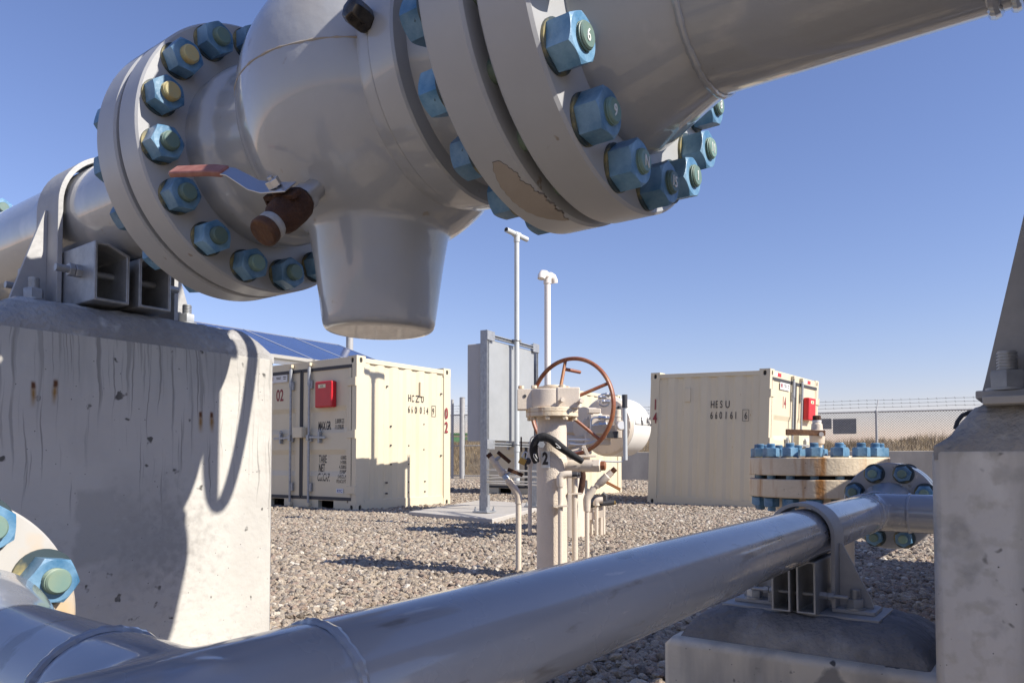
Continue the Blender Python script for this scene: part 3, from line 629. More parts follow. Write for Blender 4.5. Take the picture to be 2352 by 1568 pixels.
# left branch to its flange (4 inch, class 900)
F4R, F4T = .146, .0445
xa = -.937
pl = bpos(.259); m_ = MB(o); m_.lathe([(0, BR - .0004), (.17, BR - .0004), (.195, .062), (.262, .079), (abs(xa - BX) - .106, .079)], pl + Vector((-.107, 0, 0)), (-1, 0, 0), 64); m_.build('weld_neck', M['bypass'], byp, ang=25)
M['flangewhite'] = mat('pale_flange_paint', (.46, .445, .42), .4, col2=(.43, .41, .38), nscale=7)
overlay(M['flangewhite'], (.55, .36, .16), noise_mask(7, .60, .72, w=2.))
NUT4 = nut_mesh(.0475, .0285, .0146, M['nut']); STUD4 = stud_mesh(.0144, -.093, .093, M['stud'])
def small_flange(c, d_rot, m, studs=True, mid=.05, phase=R(22.5)):
    A = Euler(d_rot).to_matrix(); c = Vector(c)
    f = MB(o); f.lathe(disc_profile(-F4T, 0, F4R, .003), c, A @ Vector((1, 0, 0)), 96); f.build('flange', m, byp)
    f = MB(o); f.lathe(disc_profile(-2 * F4T - .009, -F4T - .009, F4R, .003), c, A @ Vector((1, 0, 0)), 96); f.build('flange', m, byp)
    gk = MB(o); gk.lathe([(-F4T - .0095, .08), (-F4T + .0005, .08)], c, A @ Vector((1, 0, 0)), 48); gk.build('gasket', M['gasket'], byp)
    joint_studs(byp, c - o, d_rot, -F4T - .0045, F4T + .0045, 8, .1175, phase, NUT4, stud=STUD4)
small_flange((xa, pl.y, pl.z), (0, 0, 0), M['flangewhite'])
m_ = MB(o); m_.lathe([(-.1, .079), (-.12, .079), (-.2, BR), (-.75, BR)], (xa, pl.y, pl.z), (1, 0, 0), 48); m_.build('pipe_stub', M['grey'], byp)
# right end: flange facing the camera and the branch to the right
fy = 2.80; cfl = bpos(fy)
m_ = MB(o); m_.lathe([(0, BR), (.06, .062), (.125, .079), (fy - 2.582 + .002, .080)], bpos(2.582), bd, 64); m_.build('weld_neck', M['bypass'], byp, ang=25)
small_flange(cfl, (0, 0, -math.pi / 2), M['bypass'])
m_ = MB(o); m_.lathe([(0, BR - .0004), (2.2, BR - .0004)], bpos(2.475) + Vector((.107, 0, 0)), (1, 0, 0), 64); m_.build('pipe_branch', M['bypass'], byp)
m_ = MB(o); m_.lathe([(.1, .079), (.12, .079), (.2, BR), (.5, BR)], cfl, (0, 1, 0), 48); m_.build('pipe_stub', M['bypass'], byp)
m_ = MB(o); m_.lathe([(0, BR), (.03, BR * .97), (.05, BR * .7), (.055, .01)], bpos(.259) - bd * .104, -bd, 40); m_.build('end_cap', M['bypass'], byp)

# ------------------------------------------------------------------ mini shipping containers (local: doors face -Y, origin at the near bottom corner of the +X side)
CW, CL, CH = 2.14, 1.80, 1.97
def oval(n, w, h):
    P_ = []
    for i in range(n):
        a = 2 * math.pi * i / n; x, y = math.cos(a), math.sin(a); rr_ = w / 2; s_ = max(0, h / 2 - rr_)
        P_.append((x * rr_, y * rr_ + (s_ if y > 0 else -s_)))
    return P_
def casting(mb_out, mb_hole, c, d, faces):
    """corner casting: box with oval openings let into some of its faces"""
    c = Vector(c); h = Vector(d) / 2; n = 24
    axes = {'x': (Vector((1, 0, 0)), Vector((0, 1, 0)), Vector((0, 0, 1))), 'y': (Vector((0, 1, 0)), Vector((-1, 0, 0)), Vector((0, 0, 1))), 'z': (Vector((0, 0, 1)), Vector((1, 0, 0)), Vector((0, 1, 0)))}
    for k in 'xyz':
        nrm, u, v = axes[k]
        for s in (-1, 1):
            N = nrm * s; U = u * s if k != 'z' else u; Vv = v if k != 'z' else v * s
            hn = abs(h.dot(nrm)); hu = abs(h.dot(u)); hv = abs(h.dot(v)); f0 = c + N * hn
            if k + ('+' if s > 0 else '-') in faces:
                ov = oval(n, hu * .62, hv * 1.15); rect = []
                for a, b in ov:
                    m_ = max(abs(a) / hu, abs(b) / hv); rect.append((a / m_, b / m_))
                for cx_, cy_ in ((-1, -1), (1, -1), (1, 1), (-1, 1)):
                    i = min(range(n), key=lambda q: (rect[q][0] - cx_ * hu) ** 2 + (rect[q][1] - cy_ * hv) ** 2); rect[i] = (cx_ * hu, cy_ * hv)
                V = [f0 + U * a + Vv * b for a, b in rect] + [f0 + U * a + Vv * b for a, b in ov] + [f0 - N * .02 + U * a + Vv * b for a, b in ov]; F = []
                for i in range(n):
                    j = (i + 1) % n; F += [(i, j, n + j, n + i), (n + i, n + j, 2 * n + j, 2 * n + i)]
                mb_out.add(V, F)
                mb_hole.add([f0 - N * .0195 + U * a + Vv * b for a, b in ov], [tuple(range(n))])
            else:
                mb_out.add([f0 - U * hu - Vv * hv, f0 + U * hu - Vv * hv, f0 + U * hu + Vv * hv, f0 - U * hu + Vv * hv], [(0, 1, 2, 3)])
def container(label, loc, rot, side_text=None, red=None, doors=True, lettering_fn=None):
    t = thing('shipping_container', label, 'container', loc, rot=rot, group='small cream storage containers')
    W, L, H = CW, CL, CH; cs = (.165, .15, .115)
    fr = MB(); hole = MB()
    for x in (-W + cs[0] / 2, -cs[0] / 2):
        for y in (cs[1] / 2, L - cs[1] / 2):
            for z in (cs[2] / 2, H - cs[2] / 2):
                fs = ['x+' if x > -W / 2 else 'x-', 'y-' if y < L / 2 else 'y+'] + (['z+'] if z > 1 else [])
                casting(fr, hole, (x, y, z), cs, fs)
            sx = 1 if x > -W / 2 else -1; sy = -1 if y < L / 2 else 1
            fr.box((x + sx * .012, y + sy * .004, H / 2), (.14, .14, H - 2 * cs[2] + .004))
    a = cs[0]
    for z, hh, dp in ((H - .055, .06, .05), (.085, .13, .05)):
        for x in (-.03, -W + .03): fr.box((x, L / 2, z), (.05, L - 2 * cs[1] + .002, hh))
        fr.box((-W / 2, L - .03, z), (W - 2 * a + .002, .05, hh))
    fr.box((-W / 2, .045, H - .062), (W - 2 * a + .002, .08, .105))
    # door sill with fork pockets left open
    zs = .085
    for x0, x1 in ((-W + a - .001, -W + .42), (-W + .72, -.72), (-.42, -a + .001)): fr.box(((x0 + x1) / 2, .04, zs), (x1 - x0, .07, .13))
    for x0, x1 in ((-W + .42, -W + .72), (-.72, -.42)): fr.box(((x0 + x1) / 2, .04, .142), (x1 - x0 + .002, .07, .016))
    fr.build('frame', M['cream'], t, .004)
    hole.build('casting_hole_shade', M['dark'], t)  # dark sheets painted as the shade inside the casting holes
    pk = MB(); pk.box((-W / 2, .30, .075), (W - 2 * a - .1, .02, .12)); pk.build('pocket_shade', M['dark'], t)  # dark sheet added as the shade inside the fork pockets
    rf = MB(); rf.box((-W / 2, L / 2, H - .05), (W - .06, L - .06, .02)); rf.build('roof', M['cream'], t)
    # corrugated walls
    def corr(p0, p1, nrm, name):
        p0 = Vector(p0); p1 = Vector(p1); nrm = Vector(nrm); d = (p1 - p0); Ln = d.length; d.normalize(); per = Ln / 6; pts = []
        for k in range(6):
            b = k * per; pts += [(b + per * .06, 0), (b + per * .36, 0), (b + per * .54, -.022), (b + per * .82, -.022), (b + per * .999, 0)]
        pts = [(0, 0)] + pts + [(Ln, 0)]
        V = []; F = []
        for z in (.14, H - .075):
            for s_, q in pts: V.append(p0 + d * s_ + nrm * q + Vector((0, 0, z)))
        n = len(pts)
        for i in range(n - 1): F.append((i, i + 1, n + i + 1, n + i))
        m = MB(); m.add(V, F); ob = m.build(name, M['cream'], t, ang=15)
        return ob
    corr((-.012, .13, 0), (-.012, L - .13, 0), (1, 0, 0), 'side_wall'); corr((-W + .012, .13, 0), (-W + .012, L - .13, 0), (-1, 0, 0), 'side_wall'); corr((-W + .15, L - .02, 0), (-.15, L - .02, 0), (0, 1, 0), 'end_wall')
    # doors
    z0, z1 = .16, H - .12; mid = -W / 2
    for x0, x1, hinge in ((-W + .085, mid - .008, -1), (mid + .008, -.085, 1)):
        w = x1 - x0; xc = (x0 + x1) / 2
        d = MB(); n = []; ys = [(0, 0), (.16, 0), (.20, .022), (.33, .022), (.37, 0), (.50, 0), (.54, .022), (.67, .022), (.71, 0), (.86, 0), (1, 0)]
        hh = z1 - z0 - .05; V = []; F = []
        for fz, q in ys:
            z = z0 + .025 + hh * fz; fl_ = .016 if q else 0
            for x, yy in ((x0 + .02, .010), (x0 + .10, .010), (x0 + .15, .010 + q), (x1 - .15, .010 + q), (x1 - .10, .010), (x1 - .02, .010)): V.append((x, yy, z))
        for i in range(len(ys) - 1):
            for j in range(5): F.append((6 * i + j, 6 * i + j + 1, 6 * i + 7 + j, 6 * i + 6 + j))
        d.add(V, F); d.box((xc, .05, (z0 + z1) / 2), (w - .04, .012, hh)); do = d.build('door', M['cream'], t, ang=12)
        gk = MB()
        for zc in (z0 + .004, z1 - .008): gk.box((xc, .014, zc), (w, .03, .042))
        gk.box((x0 + .008 if hinge > 0 else x1 - .008, .014, (z0 + z1) / 2), (.026, .03, z1 - z0 - .045)); gk.box((x1 - .004 if hinge > 0 else x0 + .004, .016, (z0 + z1) / 2), (.016, .03, z1 - z0 - .045))
        gk.build('door_gasket', M['rubber'], do)
        bx = mid + hinge * .19
        lb = MB(); lb.cyl((bx, -.025, .10), (bx, -.025, H - .06), .0165, n=14)
        lb.build('lock_bar', M['galv'], do)
        ck = MB()
        for z in (.075, H - .055): ck.box((bx, -.022, z), (.06, .045, .045))
        ck.build('cam_keeper', M['galv'] if False else M['cream'], do, .004)
        gd = MB()
        for z in (.30, .93, H - .32): gd.box((bx + .012, -.012, z), (.075, .03, .11 if z != .93 else .07))
        gd.cyl((bx, -.025, H - .34), (bx, -.025, H - .10), .024, n=14)
        gd.build('bar_guide', M['galv'], do, .004)
        hb = MB(); hb.box((bx + hinge * .16, -.038, .95), (.36, .014, .028), Euler((0, R(1.5 * hinge), 0))); hb.box((bx, -.03, .95), (.05, .05, .075)); hb.build('door_handle', M['galv'], do, .003)
        hk = MB(); hk.ring((bx + hinge * .21, -.02, 1.03), (0, 1, 0), .022, .007, 20, 8); hk.box((bx + hinge * .21, -.02, .95), (.032, .045, .15)); hk.build('handle_catch', M['galv'], do, .003)
        for z in (.28, .98, H - .33):
            hg = MB(); hx = -.055 if hinge > 0 else -W + .055; hg.box((hx - hinge * .03, -.002, z), (.16, .022, .095)); hg.cyl((hx + hinge * .045, -.008, z - .055), (hx + hinge * .045, -.008, z + .055), .013, n=12); hg.build('hinge', M['cream'], do, .003)
    lk = MB(); lk.box((mid + .02, -.04, 1.02), (.19, .09, .14)); lk.build('lock_box', M['cream'], t, .006)
    sd_ = MB(); sd_.box((-.54, -.035, 1.50), (.33, .09, .34)); sdo = sd_.build('document_box', M['red'], t, .02)
    st = MB(); st.box((-.56, -.0815, 1.605), (.14, .003, .045)); st.build('box_label', M['ivory'], sdo)
    lettering('SDS', .036, (-.56, -.0842, 1.592), (1, 0, 0), (0, 0, 1), M['inkblack'], sdo, 1., align='CENTER')
    sk = MB(); sk.box((-1.56, -.0065, 1.765), (.40, .003, .10)); sko = sk.build('sticker', M['white'], t)
    for i, (x, z, w_, h_, mm) in enumerate([(-1.70, 1.772, .06, .05, 'inkred'), (-1.55, 1.785, .10, .010, 'inkblack'), (-1.55, 1.765, .09, .010, 'inkblack'), (-1.42, 1.785, .06, .010, 'inkblack'), (-1.42, 1.760, .05, .010, 'inkblack')]):
        k_ = MB(); k_.box((x, -.0085, z), (w_, .002, h_)); k_.build('sticker_print', M[mm], sko)
    vt = MB()
    for x in (-.02, -W + .02):
        s_ = 1 if x > -1 else -1; vt.box((-W / 2 + s_ * (W / 2 + .000), L * .66, H - .34), (.03, .075, .20))
    vt.build('air_vent', M['cream'], t, .006)
    if lettering_fn: lettering_fn(t)
    return t
DZ = .0085
def corr_relief(p):
    Ln = CL - .26; per = Ln / 6; y = p.y - .13; q = (y % per) / per
    return float(np.interp(q, [0, .06, .36, .54, .82, 1], [0, 0, 0, -.022, -.022, 0])) if 0 < y < Ln else 0.
_dr = [(0, 0), (.16, 0), (.20, .022), (.33, .022), (.37, 0), (.50, 0), (.54, .022), (.67, .022), (.71, 0), (.86, 0), (1, 0)]
def door_relief(p):
    hh = CH - .12 - .16 - .05; q = (p.z - .185) / hh; x = p.x if p.x > -CW / 2 else -CW - p.x
    e = float(np.interp(x, [-CW / 2 + .108, -CW / 2 + .158, -.235, -.185], [0, 1, 1, 0]))
    return -float(np.interp(q, [a for a, b in _dr], [b for a, b in _dr])) * e
def door_text(t, num, full=True):
    X, Z_ = (1, 0, 0), (0, 0, 1); k = M['inkblack']
    lettering(num, .225, (-1.62, DZ, 1.465), X, Z_, M['inkred'], t, .72, bold=.004, relief=door_relief)
    if full:
        lettering('MAX.GR.', .155, (-.755, DZ, 1.05), X, Z_, k, t, .42, bold=.002, relief=door_relief)
        lettering('5.000KGS', .085, (-.43, DZ, 1.125), X, Z_, k, t, .5, relief=door_relief); lettering('11.020LBS', .085, (-.43, DZ, 1.05), X, Z_, k, t, .47, relief=door_relief)
        for s_, z in (('TARE', .62), ('NET', .505), ('CU.CAP.', .385)): lettering(s_, .145, (-.74, DZ, z), X, Z_, k, t, .45, bold=.002, relief=door_relief)
        for s_, z in (('650KGS', .665), ('1.430LBS', .605), ('4.350KGS', .545), ('9.590LBS', .485), ('5.45CU.M', .425), ('192.6CU.FT', .365)): lettering(s_, .066, (-.19, DZ, z), X, Z_, k, t, .58, align='RIGHT', relief=door_relief)
        s = MB(); s.box((-.30, .004, .265), (.13, .004, .06)); so_ = s.build('sticker', M['white'], t)
        lettering('RYC', .05, (-.30, .0015, .247), X, Z_, mat('blue_print', (.03, .05, .25), .5), so_, 1, align='CENTER', bold=.001)
def text_one(t):
    door_text(t, '02')
    Rr, U = (0, 1, 0), (0, 0, 1); k = M['inkblack']; x = -.0065
    for i, ch in enumerate('HCZU'): lettering(ch, .135, (x, .93 + i * .085, 1.45), Rr, U, k, t, .62, bold=.001, relief=corr_relief)
    for i, ch in enumerate('660054'): lettering(ch, .135, (x, .93 + i * .078, 1.295), Rr, U, k, t, .58, bold=.001, relief=corr_relief)
    lettering('9', .13, (x, 1.42, 1.295), Rr, U, k, t, .6, relief=corr_relief); boxed(t, (x, 1.448, 1.342), Rr, .075, .15)
    for ch, z in (('0', 1.25), ('2', 1.05)): lettering(ch, .22, (.0145, 1.665, z), Rr, U, M['inkred'], t, .62, bold=.004)
    for y, z in ((.55, 1.62), (.62, 1.1), (.62, .85), (.62, .60), (.95, .85), (.95, .60), (1.25, 1.15), (1.25, .80), (1.62, 1.6), (1.62, .72), (.55, .36), (.95, .36), (1.28, .36), (.55, .22), (.95, .22), (1.28, .22)):
        q = MB(); q.cyl((-.046, y, z), (-.006, y, z), .011, n=10); q.build('bolt_head', M['rubber'], t)
def boxed(t, c, rd, w, h):
    rd = Vector(rd); b = MB(); c = Vector(c)
    for sg in (-1, 1):
        b.box(c + rd * sg * w / 2, tuple(.0012 if abs(k_) < .5 and i < 2 else k2 for i, (k_, k2) in enumerate(zip(rd, [abs(rd.x) * .005, abs(rd.y) * .005, h]))))
        b.box(c + Vector((0, 0, sg * h / 2)), (max(.0012, abs(rd.x) * (w + .005)), max(.0012, abs(rd.y) * (w + .005)), .005))
    b.build('lettering_frame', M['inkblack'], t)
c1_ = container('small cream container with black HCZU lettering, red 02 and a red box on its door', (-7.035 * 1.035, 6.28 * 1.035, -.023), (0, 0, R(.5)), lettering_fn=text_one); c1_.scale = (1.035,) * 3
def text_two(t):
    door_text(t, '14', False)
    lettering('6', .16, (-.2, DZ, 1.33), (1, 0, 0), (0, 0, 1), M['inkblack'], t, .5, relief=door_relief)
    Rr, U = (0, -1, 0), (0, 0, 1); k = M['inkblack']; x = -CW + .0065
    for i, ch in enumerate('HESU'): lettering(ch, .145, (x, .855 - i * .075, 1.44), Rr, U, k, t, .62, bold=.001, relief=corr_relief)
    for i, ch in enumerate('660161'): lettering(ch, .145, (x, .855 - i * .073, 1.285), Rr, U, k, t, .58, bold=.001, relief=corr_relief)
    lettering('6', .14, (x, .355, 1.285), Rr, U, k, t, .62, relief=corr_relief); boxed(t, (x, .328, 1.335), (0, 1, 0), .085, .155)
    for ch, z in (('1', 1.42), ('4', 1.22)): lettering(ch, .22, (-CW - .0145, 1.74, z), Rr, U, M['inkred'], t, .62, bold=.004)
    for x0 in (-1.85, -.55):
        for i, mm in enumerate(('white', 'inkred')):
            q = MB(); q.box((x0 + i * .15 - .075 + (0), .0035, CH - .06), (.15 - .001, .003, .05)); q.build('reflector_tape', M['red'] if mm == 'inkred' else M['white'], t)
rz2 = R(87.5)
container('small cream container with black HESU lettering, standing right of the white tank', (-3.166 + CW * math.cos(rz2), 10.09 + CW * math.sin(rz2), -.075), (R(2.2), 0, rz2), lettering_fn=text_two)
container('small cream container standing behind the galvanised rack and the valve station', (-7.01, 11.42, -.02), (0, 0, 0))

# ------------------------------------------------------------------ solar array and its post
sx0, sz0 = -9.2, 2.17; th = R(19.8)
o = Vector((sx0, 7.2, sz0)); sa = thing('solar_array', 'blue solar panels tilted above the container marked 02', 'solar panel', o)
dvv = Vector((-math.cos(th), 0, math.sin(th))); nn = Vector((math.sin(th), 0, math.cos(th)))
for k in range(5):
    y1 = 9.36 - k * 1.02; y0 = y1 - 1.0
    p = MB(o); p.prism([(0, 0), (1.95, 0), (1.95, 1.0), (0, 1.0)], (sx0, y0, sz0), dvv, (0, 1, 0), nn * .03); po = p.build('solar_panel', M['solar'], sa)
    f = MB(o)
    for u0, u1, v0, v1 in ((-.01, .015, -.01, 1.01), (1.935, 1.96, -.01, 1.01), (-.01, 1.96, -.01, .012), (-.01, 1.96, .988, 1.01)):
        f.prism([(u0, v0), (u1, v0), (u1, v1), (u0, v1)], Vector((sx0, y0, sz0)) - nn * .012, dvv, (0, 1, 0), nn * .048)
    f.build('panel_frame', M['alu'], po)
bm_ = MB(o)
for u in (.12, 1.75): bm_.box(Vector((sx0, 7.05, sz0)) + dvv * u - nn * .07, (.06, 5.1, .10))
bm_.build('support_beam', M['alu'], sa)
for y in (5.2, 7.2, 9.2):
    for u in (.12, 1.75):
        q = Vector((sx0, y, sz0)) + dvv * u; lg = MB(o); lg.cyl((q.x, q.y, 0), (q.x, q.y, q.z - .1), .035, n=12); lg.build('leg', M['galv'], sa)
pp = P(803, 800, 14.8); o = Vector((pp.x, pp.y, 0)); m_ = MB(o); m_.lathe([(0, .11), (.02, .11), (.021, .075), (3.3, .07), (3.31, .06)], o, (0, 0, 1), 24)
ob = m_.build('steel_post', M['galvdull']); ob.location = o; tag(ob, 'plain grey steel post rising behind the solar panels', 'post')

# ------------------------------------------------------------------ pad with galvanised rack
sp = [P(1131, 1191, 1), P(938, 1174, 1), P(1242, 1163, 1)]
def onz(p, z):
    d = p - Vector((0, 0, CAM_H)); return Vector((0, 0, CAM_H)) + d * ((z - CAM_H) / d.z)
q0, q1, q2 = [onz(p, .056) for p in sp]
ex = (q1 - q0); ey = (q2 - q0)
o = q0.copy(); o.z = 0; m_ = MB(o); m_.prism([(0, 0), (1, 0), (1, 1.25), (0, 1.25)], (q0.x, q0.y, -.1), Vector((ex.x, ex.y, 0)), Vector((ey.x, ey.y, 0)), (0, 0, .156)); ob = m_.build('concrete_pad', M['slab'], bevel=.012); ob.location = o
tag(ob, 'flat concrete pad set in the gravel under the galvanised rack', 'pad')
ra = onz(P(1113, 1177, 1), .056); rb = onz(P(1228, 1164, 1), .056)
o = ra.copy(); o.z = .056; rk = thing('equipment_rack', 'galvanised strut rack carrying grey metal cabinets on the pad', 'rack', o)
rd = (rb - ra); RL = rd.length; rd.normalize(); rn = Vector((rd.y, -rd.x, 0)); Zv = Vector((0, 0, 1))   # rn faces the camera side
dA = (ra - Vector((0, 0, CAM_H))).dot(_fw); ztop = CAM_H + (1057 - 757) / F_PX * dA
def strut(mb, p, d, up, L, w=.045):
    """slotted C channel along d, open side facing up"""
    d = Vector(d).normalized(); s_ = Vector(up).cross(d).normalized(); u_ = Vector(up)
    h = w / 2; t_ = w * .12; pr_ = [(-h, 0), (h, 0), (h, w), (h * .45, w), (h * .45, w - t_), (h - t_, w - t_), (h - t_, t_), (-h + t_, t_), (-h + t_, w - t_), (-h * .45, w - t_), (-h * .45, w), (-h, w)]
    mb.prism(pr_, p, s_, u_, d * L)
for p in (ra, rb):
    s = MB(o); strut(s, Vector((p.x, p.y, .077)), Zv, rn, ztop - .077); strut(s, Vector((p.x, p.y, .077)) - rn * .001, Zv, -rn, ztop - .077); s.build('post', M['galv'], rk)
    s = MB(o); s.box((p.x, p.y, .070), (.20, .20, .014), Euler((0, 0, math.atan2(rd.y, rd.x)))); s.box((p.x + rn.x * .05, p.y + rn.y * .05, .167), (.05, .012, .18), Euler((0, 0, math.atan2(rd.y, rd.x)))); s.box((p.x - rn.x * .05, p.y - rn.y * .05, .167), (.05, .012, .18), Euler((0, 0, math.atan2(rd.y, rd.x)))); s.build('base_foot', M['galv'], rk)
    for e in (-1, 1):
        for k in (-1, 1):
            q = Vector((p.x, p.y, .077)) + rd * e * .075 + rn * k * .075; s = MB(o); hexnut(s, q, Zv, .03, .02); s.cyl(q, q + Zv * .05, .009, n=10); s.build('anchor_bolt', M['galv'], rk)
zmid = CAM_H + (1057 - 1020) / F_PX * dA
for z in (ztop - .06, zmid):
    s = MB(o); strut(s, Vector((ra.x, ra.y, z)) + rd * .04 + rn * .018, rd, rn, RL - .08, .04); s.build('cross_strut', M['galv'], rk)
for p in (ra, rb):
    for z in (ztop - .06, zmid):
        s = MB(o); s.box(Vector((p.x, p.y, z)) + rn * .052 + rd * (.05 if p is ra else -.05), (.010, .16, .11), Euler((0, 0, math.atan2(rd.y, rd.x) - math.pi / 2))); s.build('corner_fitting', M['galv'], rk, .003)
s = MB(o); cc = (ra + rb) / 2; s.box(Vector((cc.x, cc.y, (ztop - .10 + zmid + .05) / 2)) + rn * .02, (RL - .12, .006, ztop - .10 - zmid - .05), Euler((0, 0, math.atan2(rd.y, rd.x)))); s.build('back_panel', M['sheet'], rk)
s = MB(o); zc0 = CAM_H + (1057 - 1013) / F_PX * dA; s.box(Vector((ra.x, ra.y, (ztop - .14 + zc0) / 2)) - rn * .155 + rd * .30, (.56, .20, ztop - .14 - zc0), Euler((0, 0, math.atan2(rd.y, rd.x)))); s.build('cabinet', mat('cabinet_paint', (.40, .39, .38), .45, col2=(.43, .42, .41), nscale=2), rk, .012)
s = MB(o); s.box(Vector((rb.x, rb.y, (ztop - .2 + zc0) / 2)) - rn * .15 - rd * .33, (.50, .19, ztop - .25 - zc0), Euler((0, 0, math.atan2(rd.y, rd.x)))); s.build('cabinet', M['sheet'], rk, .012)
# grey conduit mast clamped to the rack
def at_plane(x, y, p0_, n_):
    d = P(x, y, 1) - Vector((0, 0, CAM_H)); return Vector((0, 0, CAM_H)) + d * (((p0_ - Vector((0, 0, CAM_H))).dot(n_)) / d.dot(n_))
mp = at_plane(1187, 800, Vector((ra.x, ra.y, 0)) + rn * .11, rn); dM = mp.dot(_fw)
zt = CAM_H + (1057 - 538) / F_PX * dM; zb_ = CAM_H + (1057 - 1108) / F_PX * dM
o2 = Vector((mp.x, mp.y, zb_)); mast = thing('vent_mast', 'tall thin grey conduit mast with a slanted T head, clamped to the rack', 'mast', o2)
s = MB(o2); s.cyl((mp.x, mp.y, zb_ + .05), (mp.x, mp.y, zt), .030, n=20); s.build('mast_tube', M['pvcgrey'], mast)
s = MB(o2); s.cyl((mp.x, mp.y, zb_), (mp.x, mp.y, zb_ + .10), .036, n=20); s.cyl((mp.x, mp.y, zmid - .08), (mp.x, mp.y, zmid - .02), .037, n=16); s.build('coupling', M['pvcgrey'], mast)
td = Vector((.05, 1, 0)).normalized(); tl = .20
s = MB(o2); c0 = Vector((mp.x, mp.y, zt + .02)); s.cyl(c0 - td * tl - Zv * (-.012), c0 + td * tl - Zv * .012, .031, n=20); s.cyl((mp.x, mp.y, zt - .07), (mp.x, mp.y, zt + .02), .037, n=20); s.cyl(c0 - td * .05, c0 + td * .05, .037, n=20); s.build('tee_head', M['pvcgrey'], mast)
s = MB(o2); s.cyl(c0 - td * (tl + .001) + Zv * .012, c0 - td * (tl - .004) + Zv * .012, .026, n=20); s.build('tee_bore_shade', M['dark'], mast)  # dark disc painted as the shaded bore of the solid tee
for z in (ztop - .05, zmid + .01):
    s = MB(o2); s.ring((mp.x, mp.y, z), Zv, .033, .007, 24, 8); s.box(Vector((mp.x, mp.y, z)) - rn * .045, (.03, .07, .03), Euler((0, 0, math.atan2(rd.y, rd.x)))); s.box(Vector((mp.x, mp.y, z)) + rd * .055, (.03, .05, .03), Euler((0, 0, math.atan2(rd.y, rd.x)))); s.build('pipe_clip', M['galv'], mast)
# white vent pole with a double elbow cap
wp = P(1258, 1057, 6.9); wp.z = 0; dW = wp.dot(_fw); zt = CAM_H + (1057 - 644) / F_PX * dW
wpole = thing('vent_pole', 'white vent pole with a double elbow cap behind the handwheel', 'pole', wp)
s = MB(wp); s.cyl((wp.x, wp.y, -.05), (wp.x, wp.y, zt), .0300, n=24); s.build('pole_tube', M['polewhite'], wpole)
s = MB(wp); s.cyl((wp.x, wp.y, zt - .02), (wp.x, wp.y, zt + .045), .037, n=20)
for sg in (-1, 1):
    e = Vector((.04, sg, 0)).normalized(); c0 = Vector((wp.x, wp.y, zt + .05))
    s.tube([c0, c0 + e * .046 + Zv * .011, c0 + e * .08 + Zv * .006, c0 + e * .104 - Zv * .02, c0 + e * .11 - Zv * .045], [.036, .0385, .0385, .0375, .0355], 16)
s.build('elbow_cap', M['polewhite'], wpole, ang=40)

# ------------------------------------------------------------------ beige valve station "2" with handwheel (about 4 m away)
D2 = 4.05
c0 = P(1268, 1057, D2); VXY = Vector((c0.x, c0.y, 0)); o = VXY.copy()
def zat(y, d=D2): return CAM_H + (1057 - y) / F_PX * d
st = thing('valve_station', 'beige upright valve marked 2 with a gearbox and orange handwheel', 'valve', o)
s = MB(o); s.lathe([(-.1, .0845), (.66, .0845), (.665, .081), (zat(958), .080)], o, Zv, 48)
col = s.build('valve_column', M['beigerough'], st)
s = MB(o); za = zat(958); s.lathe([(za, .140), (za + .003, .143), (za + .022, .143), (za + .024, .140), (za + .026, .143), (za + .046, .143), (za + .049, .140)], o, Zv, 48); s.build('top_flange', M['beigerust'], st)
for k in range(8):
    a = R(22.5 + 45 * k); q = o + Vector((.122 * math.cos(a), .122 * math.sin(a), 0)); s = MB(o); hexnut(s, q + Zv * za, -Zv, .03, .018); s.build('bolt', M['beigerust'], st)
zg0, zg1 = zat(939) + .003, zat(895)
s = MB(o); s.lathe([(zg0, .118), (zg0 + .004, .121), (zg1 - .004, .121), (zg1, .117)], o + Vector((-.02, .0, 0)), Zv, 48)
lat = Vector((_rt.x, _rt.y, 0)); dep = _fw
ez = Euler((0, 0, math.atan2(lat.y, lat.x)))
s.box(o - lat * .125 + Zv * ((zg0 + zg1) / 2 - .004), (.13, .12, zg1 - zg0 + .008), ez); s.build('gearbox', M['beige'], st, .006)
s = MB(o); s.box(o + lat * .082 - dep * .03 + Zv * ((zg0 + zg1) / 2), (.125, .16, zg1 - zg0 + .012), ez); s.build('worm_housing', M['beige'], st, .008)
s = MB(o); s.lathe([(zg1 + .001, .10), (zg1 + .010, .10), (zg1 + .012, .09), (zg1 + .016, .09), (zg1 + .018, .06), (zg1 + .024, .058)], o + lat * .01, Zv, 40); s.build('top_cover', M['beigerust'], st)
for dx, dy in ((-.10, -.05), (-.17, -.03), (.05, -.09)):
    s = MB(o); hexnut(s, o + lat * dx + dep * dy + Zv * (zg1 + .004), Zv, .028, .016); s.build('cover_bolt', M['beigerust'], st)
for dx, dz in ((.045, -.015), (.145, -.02)):
    q = o + lat * dx - dep * .11 + Zv * ((zg0 + zg1) / 2 + dz); s = MB(o); s.cyl(q + dep * .02, q - dep * .025, .010, n=12); hexnut(s, q - dep * .012, -dep, .026, .016); hexnut(s, q - dep * .035, -dep + lat * .3, .022, .012); s.build('stop_bolt', M['beige'], st)
s = MB(o); s.cyl(o - lat * .15 - dep * .061 + Zv * ((zg0 + zg1) / 2 + .012), o - lat * .15 - dep * .063 + Zv * ((zg0 + zg1) / 2 + .012), .009, n=16); s.build('bolt_hole_shade', M['rubber'], st)  # black disc on the surface, painted as the shade of a hole
WC2 = Vector((-2.22, 3.585, .957)); HUB2 = Vector((-2.22, 3.44, .957))
s = MB(o); s.ring(WC2, (0, 1, 0), .272, .0115, 80, 12); hwb = s.build('handwheel', M['redrust'], st)
